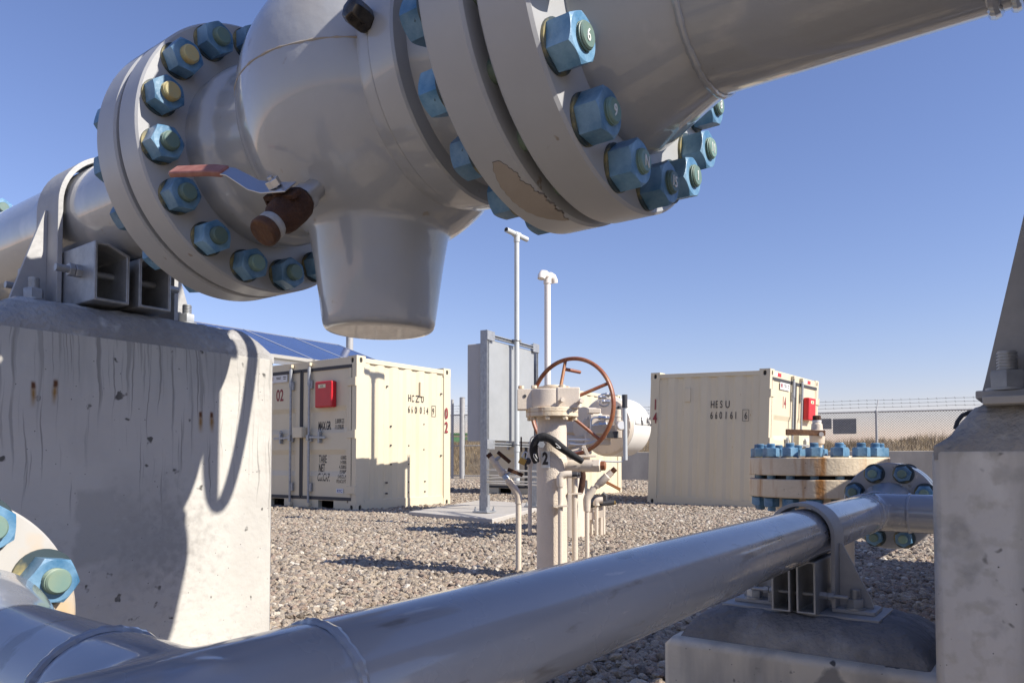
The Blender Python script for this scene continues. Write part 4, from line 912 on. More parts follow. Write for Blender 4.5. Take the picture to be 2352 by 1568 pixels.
for k in range(5):
    a = R(98 - 72 * k); s = MB(o); r_ = WC2 + Vector((math.cos(a), 0, math.sin(a))) * .268; s.cyl(HUB2, r_, .0095, n=12); s.build('spoke', M['orange'] if k == 0 else M['redrust'], hwb)
a = R(98); q = WC2 + Vector((math.cos(a), 0, math.sin(a))) * .215 - Vector((0, .028, 0)); s = MB(o); s.cyl(q, q + Vector((.045, .105, -.012)), .010, n=14); s.build('wheel_grip', M['redrust'], hwb, .002)
s = MB(o); s.cyl(HUB2 - Vector((0, .09, 0)), HUB2 + Vector((0, .025, 0)), .026, n=20); s.build('hub', M['redrust'], hwb)
# number plate
nv = (-dep - lat * .52).normalized(); nu = Vector((-nv.y, nv.x, 0)); pc = o + nv * .086 + Zv * zat(1053)
s = MB(o); V = []; F = []
for i in range(7):
    a = -.30 + .60 * i / 6; dv_ = nv * math.cos(a) + nu * math.sin(a)
    for z in (zat(1074), zat(1036)): V.append(o + dv_ * .0862 + Zv * z); V.append(o + dv_ * .0882 + Zv * z)
for i in range(6):
    b_ = 4 * i; F += [(b_ + 1, b_ + 5, b_ + 7, b_ + 3), (b_, b_ + 2, b_ + 6, b_ + 4), (b_, b_ + 4, b_ + 5, b_ + 1), (b_ + 2, b_ + 3, b_ + 7, b_ + 6)]
F += [(0, 1, 3, 2), (24, 26, 27, 25)]
s.add(V, F); npl = s.build('number_plate', mat('plate_vinyl', (.72, .72, .68), .5, col2=(.55, .54, .50), nscale=30), st)
lettering('2', .088, o + nv * .0890 + Zv * zat(1065) - o, -nv.cross(Zv), Zv, M['inkblack'], npl, .72, align='CENTER', bold=.004)
# black padded sleeve slung round the column
pts = [P(1232, 1062, 3.97), P(1228, 1050, 3.965), P(1225, 1035, 3.955), P(1227, 1018, 3.945), P(1238, 1005, 3.935), P(1251, 1002, 3.93), P(1268, 1010, 3.93), P(1282, 1022, 3.93), P(1298, 1034, 3.935), P(1316, 1046, 3.945), P(1338, 1060, 3.95)]
def smooth(pts, it=2):
    for _ in range(it):
        q = [pts[0]]
        for a, b in zip(pts[:-1], pts[1:]): q += [a.lerp(b, .25), a.lerp(b, .75)]
        pts = q + [pts[-1]]
    return pts
pp_ = smooth(pts); n_ = len(pp_)
s = MB(pts[5]); s.tube(pp_, [.017, .022, .025, .023, .027, .024, .026, .023, .021, .017], 14, flat=.8)
ob = s.build('cloth_sleeve', M['cloth'], ang=60); ob.location = pts[5]; tag(ob, 'black padded cloth sleeve slung round the column marked 2', 'sleeve')
s = MB(pts[5]); s.tube(smooth([P(1232, 1058, 3.935), P(1224, 1046, 3.925), P(1228, 1040, 3.92), P(1234, 1052, 3.925)]), .0018, 6); s.tube(smooth([P(1276, 1018, 3.90), P(1287, 1027, 3.90), P(1288, 1030, 3.90), P(1278, 1026, 3.90)]), .0018, 6); s.build('piping_cord', M['inkwhite'], ob)
s = MB(o); q = P(1243, 1021, 3.90); hexnut(s, q + dep * .03, -dep, .034, .05); s.build('hanging_bolt', M['galv'], st)
# pipes beside the column
def piece(name, m, parent, fn, off, bevel=0., ang=32, label=None):
    s = MB(off); fn(s); ob = s.build(name, m, parent, bevel, ang)
    if label: ob['label'] = label
    return ob
def dn(p, z=-.05): return Vector((p.x, p.y, z))
e1 = P(1287, 1094, 3.93)
o1 = dn(e1, 0); r1 = thing('riser_pipe', 'thin beige riser with an elbow and black plug hugging the column', 'pipe', o1)
piece('pipe', M['beige'], r1, lambda s: s.tube([dn(e1), e1 - Zv * .03], .0135, 14), o1)
piece('elbow', M['beige'], r1, lambda s: (s.tube(smooth([e1 - Zv * .055, e1 - Zv * .03, e1 + Zv * .005, e1 + lat * .03 + Zv * .012, e1 + lat * .06 + Zv * .012], 1), [.019, .02, .022, .021, .020] + [.02] * 4, 16)), o1)
piece('plug', M['rubber'], r1, lambda s: (s.lathe([(0, .015), (.035, .015), (.037, .0115), (.05, .011)], e1 + lat * .055 + Zv * .012, lat - dep * .15, 8)), o1, .002)
piece('bracket', M['beige'], r1, lambda s: (s.box(e1 - Zv * .155, (.075, .05, .008), ez)), o1)
e2 = P(1320, 1066, 4.02); o2_ = dn(e2, 0); r2 = thing('bleed_valve', 'beige riser carrying a sideways valve with a red end cap', 'valve', o2_)
piece('pipe', M['beige'], r2, lambda s: s.tube([dn(P(1320, 1085, 4.02)), P(1320, 1085, 4.02)], .0165, 16), o2_)
a_ = P(1322, 1076, 4.02); q_ = (lat - dep * .30 + Zv * .01).normalized()
piece('valve_body', M['beige'], r2, lambda s: (s.lathe([(-.05, .03), (-.03, .036), (.0, .036), (.03, .036), (.05, .031), (.06, .033), (.13, .033)], a_ + Zv * .015 - lat * .02, q_, 20), s.lathe([(.118, .038), (.155, .038), (.158, .032)], a_ + Zv * .015 - lat * .02, q_, 6), s.cyl(a_ - Zv * .05, a_, .027, n=16), s.cyl(a_ - Zv * .05 - lat * .06 + Zv * .07, a_ + Zv * .02, .028, n=16)), o2_, .003)
piece('end_cap', M['redrust'], r2, lambda s: s.lathe([(.157, .024), (.165, .026), (.182, .025), (.185, .02)], a_ + Zv * .015 - lat * .02, q_, 8), o2_, .001)
piece('lever', M['beige'], r2, lambda s: (s.box(a_ + lat * .06 + Zv * .068, (.10, .06, .012), ez), s.box(a_ + lat * .055 + Zv * .092 - dep * .02, (.018, .03, .07), Euler((R(20), R(-28), ez.z))), s.cyl(a_ + lat * .06 + Zv * .03, a_ + lat * .06 + Zv * .07, .018, n=12), s.box(a_ + lat * .01 + Zv * .105, (.09, .028, .01), Euler((0, R(-14), ez.z)))), o2_, .002)
piece('bracket', M['beige'], r2, lambda s: s.box(P(1320, 1133, 4.02), (.075, .06, .008), ez), o2_)
e3 = P(1348, 1152, 4.0); o3 = dn(e3, 0); r3 = thing('sampling_valve', 'beige standpipe bent up to a small slanted valve with orange caps', 'valve', o3)
u3 = (lat * .72 - dep * .08 + Zv * .68).normalized()
piece('pipe', M['beige'], r3, lambda s: s.tube([dn(e3), e3], .0125, 14), o3)
piece('elbow', M['beige'], r3, lambda s: s.tube(smooth([e3 - Zv * .05, e3 - Zv * .02, e3 + Zv * .02, e3 + Zv * .045 + lat * .02, e3 + Zv * .04 + u3 * .055], 1), [.018, .0185, .020, .021, .022, .022, .021, .019, .018], 14), o3)
b3 = e3 + Zv * .035 + u3 * .04
piece('valve_body', M['beige'], r3, lambda s: (s.lathe([(0, .013), (.03, .013), (.032, .018), (.05, .019), (.055, .022), (.11, .023), (.115, .018), (.145, .018)], b3, u3, 14)), o3)
piece('end_cap', M['rustcap'], r3, lambda s: s.lathe([(.144, .014), (.15, .015), (.17, .015), (.172, .012)], b3, u3, 8), o3, .001)
piece('lever', M['orange'], r3, lambda s: (s.cyl(b3 + u3 * .085, b3 + u3 * .085 + (lat * .6 - Zv * .55) * .045, .007, n=10), s.box(b3 + u3 * .085 + (lat * .75 - Zv * .5) * .065, (.09, .022, .016), Euler((0, R(28), ez.z)))), o3, .003)
e4 = P(1191, 1225, 4.3); o4 = dn(e4, 0); r4 = thing('bleed_standpipe', 'thin beige standpipe left of the column, bent over to two lever valves', 'valve', o4)
u4 = (P(1226 - .1, 1126, 4.3) - P(1291, 1222, 4.3)).normalized()
t4 = P(1226, 1129, 4.3)
e4b = P(1191, 1224, 4.3)
u4 = (P(1128, 1058, 4.3) - P(1186, 1135, 4.3)).normalized()
k4 = P(1191, 1148, 4.3)
piece('pipe', M['beige'], r4, lambda s: s.tube([dn(k4), k4], .0165, 14), o4)
piece('elbow', M['beige'], r4, lambda s: s.tube(smooth([k4 - Zv * .02, k4 + Zv * .02, k4 + Zv * .045 - lat * .008, k4 + Zv * .045 - lat * .008 + u4 * .06], 1), .021, 14), o4)
k5 = k4 + Zv * .045 - lat * .008
piece('valve_body', M['beige'], r4, lambda s: (s.lathe([(0, .0155), (.06, .0155), (.062, .021), (.085, .021), (.088, .016), (.13, .016), (.132, .024), (.155, .024), (.158, .017), (.20, .017), (.202, .021), (.22, .021), (.222, .016), (.262, .016)], k5, u4, 14)), o4)
piece('end_cap', M['rust'], r4, lambda s: s.lathe([(.258, .0175), (.28, .0175), (.282, .012)], k5, u4, 10), o4)
piece('tape', M['bluepart'], r4, lambda s: s.lathe([(.10, .0175), (.128, .0185)], k5, u4, 14), o4)
vv = (lat * .8 + Zv * .6 - dep * .1).normalized()
for tpos, hl in ((.225, .075), (.115, .085)):
    q = k5 + u4 * tpos
    piece('stem', M['galv'], r4, lambda s: (s.cyl(q, q + vv * .04, .010, n=10), s.cyl(q + vv * .04, q + vv * .055, .005, n=8)), o4)
    piece('lever', M['rust'], r4, lambda s: s.box(q + vv * .058 + lat * .012 - Zv * .01, (.095, .016, .022), Euler((0, R(40 if tpos > .2 else 22), ez.z))), o4, .003)
e6 = P(1217, 1036, 6.4); o6 = dn(e6, 0); r6 = thing('riser_pipe', 'slender beige riser with a brass padlock, in front of the rack', 'pipe', o6)
piece('pipe', M['beige'], r6, lambda s: (s.tube([dn(e6), e6 + Zv * .03], .017, 12), s.cyl(e6 - Zv * .13, e6 - Zv * .02, .026, n=12), s.tube(smooth([e6 + Zv * .02, e6 + Zv * .09, e6 + Zv * .13 + lat * .02, e6 + Zv * .13 + lat * .09]), .006, 8)), o6)
piece('knob', M['rubber'], r6, lambda s: s.lathe([(0, .014), (.012, .03), (.03, .03), (.04, .015)], e6 - Zv * .085 - lat * .02, -dep, 16), o6)
piece('lever', M['rust'], r6, lambda s: s.box(e6 - lat * .075 + Zv * .06, (.014, .02, .13), ez), o6, .003)
q = P(1200, 1053, 6.3); s = MB(q); s.box(q - Zv * .02, (.06, .03, .055), Euler((R(10), R(25), ez.z))); pl_ = s.build('padlock', M['brass'], None, .006); pl_.location = q; tag(pl_, 'small brass padlock hanging beside the slender beige riser', 'padlock')
s = MB(q); s.tube(smooth([q + Zv * .005 - lat * .005, q + Zv * .05 + lat * .01, q + Zv * .06 + lat * .03, q + Zv * .04 + lat * .045, q + lat * .03]), .005, 8); s.build('shackle', M['steel'], pl_)
# instrument tubes running from the rack
tb0 = P(1107, 1100, 8.3)
tub = thing('instrument_tubing', 'bundle of thin steel tubes running level from the rack post to the actuator', 'tubing', dn(tb0, 0))
for k, (ya, yb) in enumerate(((1079, 1084), (1091, 1098), (1099, 1092), (1105, 1108), (1108, 1118))):
    piece('tube', M['steel'], tub, lambda s: s.tube(smooth([P(1119, ya, 8.35), P(1150, ya + (yb - ya) * .3 - 1.5, 8.0), P(1225, (ya + yb) / 2, 7.3), P(1300, yb, 6.5)]), .008, 8), dn(tb0, 0))

# ------------------------------------------------------------------ gas-over-hydraulic actuator with its tank
ac = P(1309, 1057, 6.3); o = dn(ac, 0)
act = thing('actuator', 'beige valve actuator on a thick column, crowded with tubes and gauges, behind the handwheel', 'actuator', o)
piece('column', M['beige'], act, lambda s: s.lathe([(-.05, .125), (.60, .125), (.61, .19), (.66, .19), (.665, .15), (1.0, .15)], o, Zv, 40), o)
TC = Vector((-3.18, 5.73, .948)); TR = .262
pr_ = [(0, TR - .012), (.008, TR), (.30, TR)] + [(.30 + .17 * math.sin(R(9 * k)), TR * math.cos(R(9 * k)) ** .75) for k in range(1, 10)] + [(.47, .01)]
tank = piece('gas_tank', M['tankwhite'], act, lambda s: s.lathe(pr_, TC, (0, 1, 0), 64), o)
piece('tank_cover', M['beige'], act, lambda s: s.lathe([(-.03, TR - .05), (-.026, TR - .02), (-.002, TR - .004), (.003, TR - .004)], TC, (0, 1, 0), 48), o)
for k in range(18):
    a = R(20 * k + 10); q = TC + Vector((math.cos(a) * (TR - .035), -.03, math.sin(a) * (TR - .035))); piece('cover_bolt', M['beige'], act, lambda s: hexnut(s, q + Vector((0, .012, 0)), Vector((0, -1, 0)), .024, .014), o)
# lettering strip on the sunny side of the tank
V = []; F = []
for i in range(5):
    a = R(2 + 4 * i); V += [TC + Vector((math.cos(a) * (TR + .0012), .02, math.sin(a) * (TR + .0012))), TC + Vector((math.cos(a) * (TR + .0012), .30, math.sin(a) * (TR + .0012)))]
for i in range(4): F.append((2 * i, 2 * i + 1, 2 * i + 3, 2 * i + 2))
ms = mat('worn_label_strip', (.64, .62, .57), .5, col2=(.40, .39, .36), nscale=14, stretch=(1, 1, .2), lo=.5, hi=.6)
lstrip = piece('label_strip', ms, tank, lambda s: s.add(V, F), o); so_ = lstrip.modifiers.new('skin', 'SOLIDIFY'); so_.thickness = .001
tn = Vector((math.cos(R(10)), 0, math.sin(R(10)))); tu = Vector((-math.sin(R(10)), 0, math.cos(R(10))))
for ch, y_ in (('6', .135), ('4', .245), ('C', .29)):
    lettering(ch, .105, TC + tn * (TR + .004) + Vector((0, y_, 0)) - tu * .034 - o, (0, 1, 0), tu, M['inkblack'], lstrip, .75, bold=.002)
# yoke, spring can, manifold
yk = Vector((TC.x - .36, TC.y - .18, .93))
piece('yoke_housing', M['beige'], act, lambda s: (s.box(Vector((o.x, o.y, .98)), (.44, .34, .22), ez), s.cyl(o + Zv * 1.08, o + Zv * 1.15, .10, n=24)), o, .02)
piece('cylinder_flange', M['beige'], act, lambda s: (s.lathe([(0, .135), (.03, .135), (.031, .11), (.16, .10)], P(1339, 972, 6.05) , (lat * .75 + dep * .6), 36)), o)
piece('pivot_plate', M['beige'], act, lambda s: (s.box(P(1352, 1000, 5.95), (.04, .10, .30), ez), s.cyl(P(1346, 972, 5.9) + dep * .02, P(1346, 972, 5.9) - dep * .03, .035, n=20)), o, .008)
piece('manifold', M['beige'], act, lambda s: (s.box(P(1376, 975, 5.85), (.15, .12, .15), ez), s.box(P(1372, 1008, 5.88), (.20, .10, .10), ez), s.box(P(1408, 992, 5.8), (.12, .12, .10), ez), s.box(P(1364, 944, 5.85), (.10, .10, .04), ez)), o, .008)
piece('hand_pump', M['beige'], act, lambda s: (s.cyl(P(1418, 972, 5.72), P(1418, 940, 5.72), .028, n=20), s.cyl(P(1418, 972, 5.72), P(1418, 990, 5.72), .02, n=12), s.cyl(P(1418, 958, 5.72), P(1418, 954, 5.72), .031, n=20)), o, .003)
gauge = piece('pressure_gauge', M['beige'], act, lambda s: s.lathe([(0, .02), (.02, .038), (.05, .038), (.055, .034)], P(1423, 977, 5.64), -dep + lat * .15, 24), o)
piece('gauge_face', M['white'], gauge, lambda s: s.lathe([(.0545, .030), (.0565, .030)], P(1423, 977, 5.64), -dep + lat * .15, 24), o)
piece('pump_fitting', M['rubber'], act, lambda s: (s.cyl(P(1415, 990, 5.66), P(1415, 1006, 5.66), .018, n=12), s.cyl(P(1414, 942, 5.72), P(1414, 934, 5.72), .014, n=12), s.cyl(P(1422, 942, 5.72), P(1422, 932, 5.72), .014, n=12), s.box(P(1402, 998, 5.74), (.05, .05, .05), ez)), o, .002)
for pts in ([(1358, 1000), (1357, 966), (1363, 958), (1380, 959)], [(1357, 992), (1357, 981), (1361, 975), (1380, 975)], [(1305, 1009), (1340, 1010), (1356, 1009)], [(1309, 1019), (1330, 1021), (1352, 1019), (1366, 1013)], [(1374, 915), (1380, 906), (1392, 904), (1398, 912)], [(1376, 928), (1384, 934), (1396, 932), (1400, 922)]):
    piece('tube', M['steel'], act, lambda s: s.tube(smooth([P(x, y, 5.72) for x, y in pts], 2), .007, 8), o)
for x, y in ((1378, 959), (1390, 960), (1379, 975), (1391, 974), (1394, 906), (1378, 912), (1386, 922)):
    piece('fitting', M['steel'], act, lambda s: (hexnut(s, P(x - 4, y, 5.70), lat, .032, .022), hexnut(s, P(x + 3, y, 5.70), lat, .026, .04)), o)
piece('pump_lever', M['pvcgrey'], act, lambda s: s.tube(smooth([P(1372, 1058, 5.6), P(1410, 1060, 5.6), P(1430, 1060, 5.6), P(1436, 1054, 5.6)], 2) , .006, 8), o)
lv = piece('pump_handle', M['pvcgrey'], act, lambda s: s.cyl(P(1436.5, 1056, 5.6), P(1435, 932, 5.6), .0165, n=14), o)
piece('grip', M['rubber'], lv, lambda s: s.cyl(P(1435.2, 936, 5.6), P(1434.8, 906, 5.6), .021, n=14), o)
piece('linkage', M['beige'], act, lambda s: (s.cyl(P(1304, 1028, 6.1), P(1330, 1050, 5.9), .06, n=20), s.box(P(1320, 1015, 6.0), (.16, .12, .10), ez), s.cyl(P(1305, 1020, 5.9), P(1322, 1020, 5.9), .02, n=12)), o, .006)
piece('hanging_hose', M['rust'], act, lambda s: (s.tube(smooth([P(1337, 1075, 5.6), P(1339, 1095, 5.6), P(1336, 1118, 5.6), P(1332, 1132, 5.6)]), [.018, .024, .024, .020], 14)), o)
# small tube rack behind
tr0 = P(1345, 1200, 6.2); o = dn(tr0, 0); trk = thing('tube_manifold', 'row of five short beige tubes joined by a flat bar, black fittings on top', 'manifold', o)
for k, (x, yt, d) in enumerate(((1309 + 43, 1160, 6.5), (1358, 1160, 6.35), (1370, 1158, 6.3), (1380, 1155, 6.35), (1386, 1153, 6.4))):
    q = P(x, yt, d); piece('tube', M['beige'], trk, lambda s: s.tube([dn(q), q], .0155, 10), o)
a_, b_ = P(1352, 1186, 6.3), P(1388, 1178, 6.3)
piece('tie_bar', M['beige'], trk, lambda s: s.prism([(0, -.03), (1, -.03), (1, .03), (0, .03)], a_, b_ - a_, Zv, dep * .008), o)
piece('fitting', M['rubber'], trk, lambda s: (s.tube([P(1356, 1160, 6.35), P(1372, 1156, 6.3), P(1390, 1155, 6.3), P(1410, 1153, 6.3)], .024, 10), s.tube([P(1390, 1148, 6.3), P(1391, 1138, 6.3), P(1384, 1132, 6.3)], .018, 8)), o)
piece('nozzle', M['brass'], trk, lambda s: s.cyl(P(1408, 1154, 6.3), P(1414, 1153, 6.3), .018, n=10), o)
piece('elbow', M['beige'], trk, lambda s: s.tube(smooth([P(1370, 1160, 6.28), P(1370, 1151, 6.28), P(1376, 1148, 6.28), P(1384, 1148, 6.28)], 1), .028, 12), o)

# ------------------------------------------------------------------ blind flange stand on the right
bc = Vector((-.808, 3.254, 0)); o = bc.copy(); bl = thing('blind_flange_stand', 'rust streaked beige blind flange closed with blue nuts on an upright pipe', 'flange', o)
zt_ = .662
piece('blind_flange', M['beigerust'], bl, lambda s: s.lathe([(zt_ - .0715, FR - .003), (zt_ - .068, FR), (zt_ - .004, FR), (zt_, FR - .004), (zt_ + .0002, .16), (zt_ + .006, .158)], bc, Zv, 96), o)
piece('flange', M['beigerust'], bl, lambda s: s.lathe([(zt_ - .160, FR - .004), (zt_ - .156, FR), (zt_ - .090, FR), (zt_ - .087, FR - .003)], bc, Zv, 96), o)
piece('gasket', M['gasket'], bl, lambda s: s.lathe([(zt_ - .088, .215), (zt_ - .071, .215)], bc, Zv, 64), o)
piece('neck', M['beige'], bl, lambda s: s.lathe([(-.1, PR), (zt_ - .30, PR), (zt_ - .17, .18), (zt_ - .159, .184)], bc, Zv, 64), o)
joint_studs(bl, Vector((0, 0, zt_ - .08)), (0, -math.pi / 2, 0), 0, .080, 16, .2355, R(11.25), stud=stud_mesh(.0170, -.137, .137, M['nut']))
cz = zt_ + .006; q = bc + Zv * cz
bv = thing('bleed_valve', 'small beige ball valve with a rusty lever standing on the blind flange', 'valve', q)
piece('valve_body', M['beige'], bv, lambda s: (s.lathe([(0, .014), (.03, .014), (.031, .022), (.05, .022)], q, Zv, 6), s.lathe([(.05, .028), (.055, .031), (.105, .031), (.11, .024), (.135, .022), (.137, .018), (.15, .018)], q, Zv, 12)), q, .002)
piece('end_cap', M['rust'], bv, lambda s: s.lathe([(.15, .017), (.168, .017), (.17, .014)], q, Zv, 8), q, .001)
piece('thread_tape', M['white'], bv, lambda s: s.lathe([(.142, .0185), (.15, .0185)], q, Zv, 16), q)
lever([q + Zv * .095 - dep * .036 + lat * .02, q + Zv * .097 - dep * .038 - lat * .05, q + Zv * .099 - dep * .038 - lat * .145], [.024, .024, .026], .008, -dep, q).build('lever', M['rustcap'], bv, .003)
piece('stem', M['steel'], bv, lambda s: s.cyl(q + Zv * .09, q + Zv * .09 - dep * .045, .010, n=10), q)

# ------------------------------------------------------------------ perimeter wall and chain link fence
FA, FB = Vector((-19.0, 20.18, 0)), Vector((4.5, 25.2, 0)); fd = (FB - FA).normalized(); fnn = Vector((fd.y, -fd.x, 0))
def fpt(x): t_ = (x - FA.x) / fd.x; return FA + fd * t_
wl = MB(fpt(-4)); a_, b_ = fpt(-13.5), fpt(4.5)
wl.prism([(0, -.2), ((b_ - a_).length, -.2), ((b_ - a_).length, .92), (0, .92)], a_ - fnn * .1, fd, Zv, fnn * .2); ob = wl.build('perimeter_wall', M['wallconc'], None, .02); ob.location = fpt(-4); tag(ob, 'low weathered concrete wall under the chain link fence', 'wall')
def fence(label, xa_, xb_, zb, zt, posts, parent_x, arm=True, rails=(1,)):
    o = fpt(parent_x); t = thing('chain_link_fence', label, 'fence', o, group='perimeter chain link fencing'); pa, pb = fpt(xa_), fpt(xb_); Ln = (pb - pa).length
    w = MB(o); cell = .072; h = zt - zb; V = []; F = []; r = .0040; k = 0
    n = int((Ln + h) / cell)
    for dr in (1, -1):
        for i in range(n):
            u0 = i * cell - (h if dr > 0 else 0); u1 = u0 + h * 1.0
            a, b = (u0, u1) if dr > 0 else (u1, u0)
            za, zb2 = zb, zt
            # clip to the fence length
            def cl_(u, z, u2, z2):
                if u < 0: z = z + (z2 - z) * (0 - u) / (u2 - u); u = 0
                if u > Ln: z = z + (z2 - z) * (Ln - u) / (u2 - u); u = Ln
                return u, z
            if max(a, b) <= 0 or min(a, b) >= Ln: continue
            ua, z_a = cl_(a, za, b, zb2); ub, z_b = cl_(b, zb2, a, za)
            p, q = pa + fd * ua + Zv * z_a, pa + fd * ub + Zv * z_b; dd_ = (q - p).normalized(); s1 = fnn * r; s2 = dd_.cross(fnn) * r
            base = len(V); V += [p + s1, p - s1 * .5 + s2, p - s1 * .5 - s2, q + s1, q - s1 * .5 + s2, q - s1 * .5 - s2]
            F += [(base, base + 1, base + 4, base + 3), (base + 1, base + 2, base + 5, base + 4), (base + 2, base, base + 3, base + 5)]
    w.add(V, F); w.build('mesh', M['wire'], t)
    rl = MB(o); rl.cyl(pa + Zv * zt, pb + Zv * zt, .024, n=10)
    if 0 in rails: rl.cyl(pa + Zv * (zb + .04), pb + Zv * (zb + .04), .02, n=10); rl.cyl(pa + Zv * (zb + (zt - zb) * .5), pb + Zv * (zb + (zt - zb) * .5), .02, n=10)
    rl.build('top_rail', M['galvdull'], t)
    for x, rad, up in posts:
        p = fpt(x); ps = MB(o); ps.cyl(p + Zv * (zb - .05 if zb > .5 else -.1), p + Zv * (zt + up), rad, n=14); ps.cyl(p + Zv * (zt + up), p + Zv * (zt + up + .03), rad * 1.15, rad * .6, n=14)
        if arm: ps.cyl(p + Zv * (zt + .02), p + Zv * (zt + .36) + fd * .06 - fnn * .20, .014, n=8)
        ps.build('post', M['galvdull'], t)
    for k in range(3):
        bw = MB(o); f_ = (k + 1) / 3; off_ = Zv * (zt + .03 + .32 * f_) - fnn * .20 * f_
        pts = [pa + off_ + fd * (Ln * i / 24) - Zv * .012 * math.sin(math.pi * ((i % 3) / 3)) for i in range(25)]
        bw.tube(pts, .0045, 5)
        nb = int(Ln / .22)
        for i in range(nb):
            q = pa + off_ + fd * ((i + .5) * Ln / nb); bw.cyl(q - Zv * .028 + fnn * .01, q + Zv * .028 - fnn * .01, .0032, n=4); bw.cyl(q - Zv * .02 + fd * .02, q + Zv * .02 - fd * .02, .0032, n=4)
        bw.build('barbed_wire', M['wire'], t)
    tw = MB(o)
    for i in range(int(Ln / cell)):
        q = pa + fd * (i * cell) + Zv * zt; tw.cyl(q, q + Zv * .05 + fd * (.012 if i % 2 else -.012), .003, n=4)
    tw.build('wire_end', M['galvdull'], t)
    return t
fence('chain link fence with barbed wire standing on the low concrete wall at right', -13.4, 4.4, .93, 2.05, [(-13.2, .03, .02), (-10.2, .03, .02), (-7.2, .03, .02), (-4.16, .036, .02), (-1.0, .03, .02), (2.0, .03, .02)], -4.2)
fence('chain link fence panel by a thick gate post, left of the rack', -19, -13.6, .06, 2.30, [(-17.35, .10, .62), (-17.75, .05, .55), (-14.6, .05, .1)], -17, arm=False, rails=(0, 1))
for k, (x0, x1, y0, y1, lb_) in enumerate(((1913, 1967, 961, 996, 'larger plain grey sign backing wired to the fence'), (1880, 1910, 961, 985, 'smaller plain grey sign backing half hidden by the container'))):
    pa_ = [at_plane(x, y, FA - fnn * .04, fnn) for x, y in ((x0, y1), (x1, y1), (x1, y0), (x0, y0))]; o = (pa_[0] + pa_[2]) / 2
    s = MB(o); hw_ = (pa_[1] - pa_[0]).length / 2; hh_ = (pa_[2].z - pa_[1].z) / 2; s.prism([(-hw_, -hh_), (hw_, -hh_), (hw_, hh_), (-hw_, hh_)], o, fd, Zv, -fnn * .006)
    ob = s.build('fence_sign', M['galvdull']); ob.location = o; tag(ob, lb_, 'sign', 'plain sign backs on the fence')
# ------------------------------------------------------------------ mound with dry grass beyond the fence
nx, ny = 120, 26; V = []; F = []
def mound_h(x, y):
    u = (y - 27.5) / 9; h = max(0, math.sin(max(0, min(1, u)) * math.pi * .5)) * (1.0 + .22 * math.sin(x * .33 + 1.0) + .14 * math.sin(x * .9) + .06 * math.sin(x * 2.3 + y))
    fall = 1.0 if x < -9 else max(.35, 1 - (x + 9) * .055)
    return -.05 + 2.0 * h * fall
for j in range(ny):
    for i in range(nx):
        x = -45 + i * .6; y = 27 + .212 * (x + 6) * .9 + j * .8; V.append((x, y, mound_h(x, 27 + j * .8)))
for j in range(ny - 1):
    for i in range(nx - 1): F.append((j * nx + i, j * nx + i + 1, (j + 1) * nx + i + 1, (j + 1) * nx + i))
mm = MB(); mm.add(V, F); tag(mm.build('hill', M['straw'], ang=180), kind='structure')
N = 26000; X = rng.uniform(-26, 6, N); J = rng.uniform(.5, 14, N); Yv = 27 + .212 * (X + 6) * .9 + J
Zb = np.array([mound_h(x, 27 + j) for x, j in zip(X, J)]); hgt = rng.uniform(.12, .42, N) * (1 + .4 * np.sin(X * 1.3)); lean = rng.normal(0, .13, (N, 2)); wdt = rng.uniform(.006, .016, N); an = rng.uniform(0, 3.14, N)
gv = np.empty((N, 3, 3)); gv[:, 0] = np.c_[X - np.cos(an) * wdt, Yv - np.sin(an) * wdt, Zb - .03]; gv[:, 1] = np.c_[X + np.cos(an) * wdt, Yv + np.sin(an) * wdt, Zb - .03]; gv[:, 2] = np.c_[X + lean[:, 0], Yv + lean[:, 1], Zb + hgt]
me = bpy.data.meshes.new('dry_grass'); me.from_pydata(gv.reshape(-1, 3).tolist(), [], [(3 * i, 3 * i + 1, 3 * i + 2) for i in range(N)]); me.materials.append(mat('straw_blade', (.34, .25, .135), .8, col2=(.20, .14, .07), nscale=.8))
ob = bpy.data.objects.new('dry_grass', me); C.objects.link(ob); tag(ob, 'dry straw coloured grass covering the mound beyond the fence', 'grass', kind='stuff')
# green machine beyond the gate
q = P(1042, 1022, 48); o = Vector((q.x, q.y, 0)); gm = thing('farm_machine', 'green machine glimpsed through the fence left of the rack', 'machine', o)
piece('tank', M['green'], gm, lambda s: s.lathe([(-1.3, .3), (-1.2, .62), (1.2, .62), (1.3, .3)], o + Zv * 1.55, lat, 20), o)
piece('boom', M['green'], gm, lambda s: s.box(o + Zv * 2.35, (3.6, .2, .16), ez), o, .02)
piece('chassis', M['rubber'], gm, lambda s: s.box(o + Zv * .85, (2.6, .8, .15), ez), o)
for e in (-.8, .8): piece('wheel', M['rubber'], gm, lambda s: s.lathe([(-.15, .4), (-.1, .5), (.1, .5), (.15, .4)], o + lat * e - dep * .5 + Zv * .48, dep, 24), o)

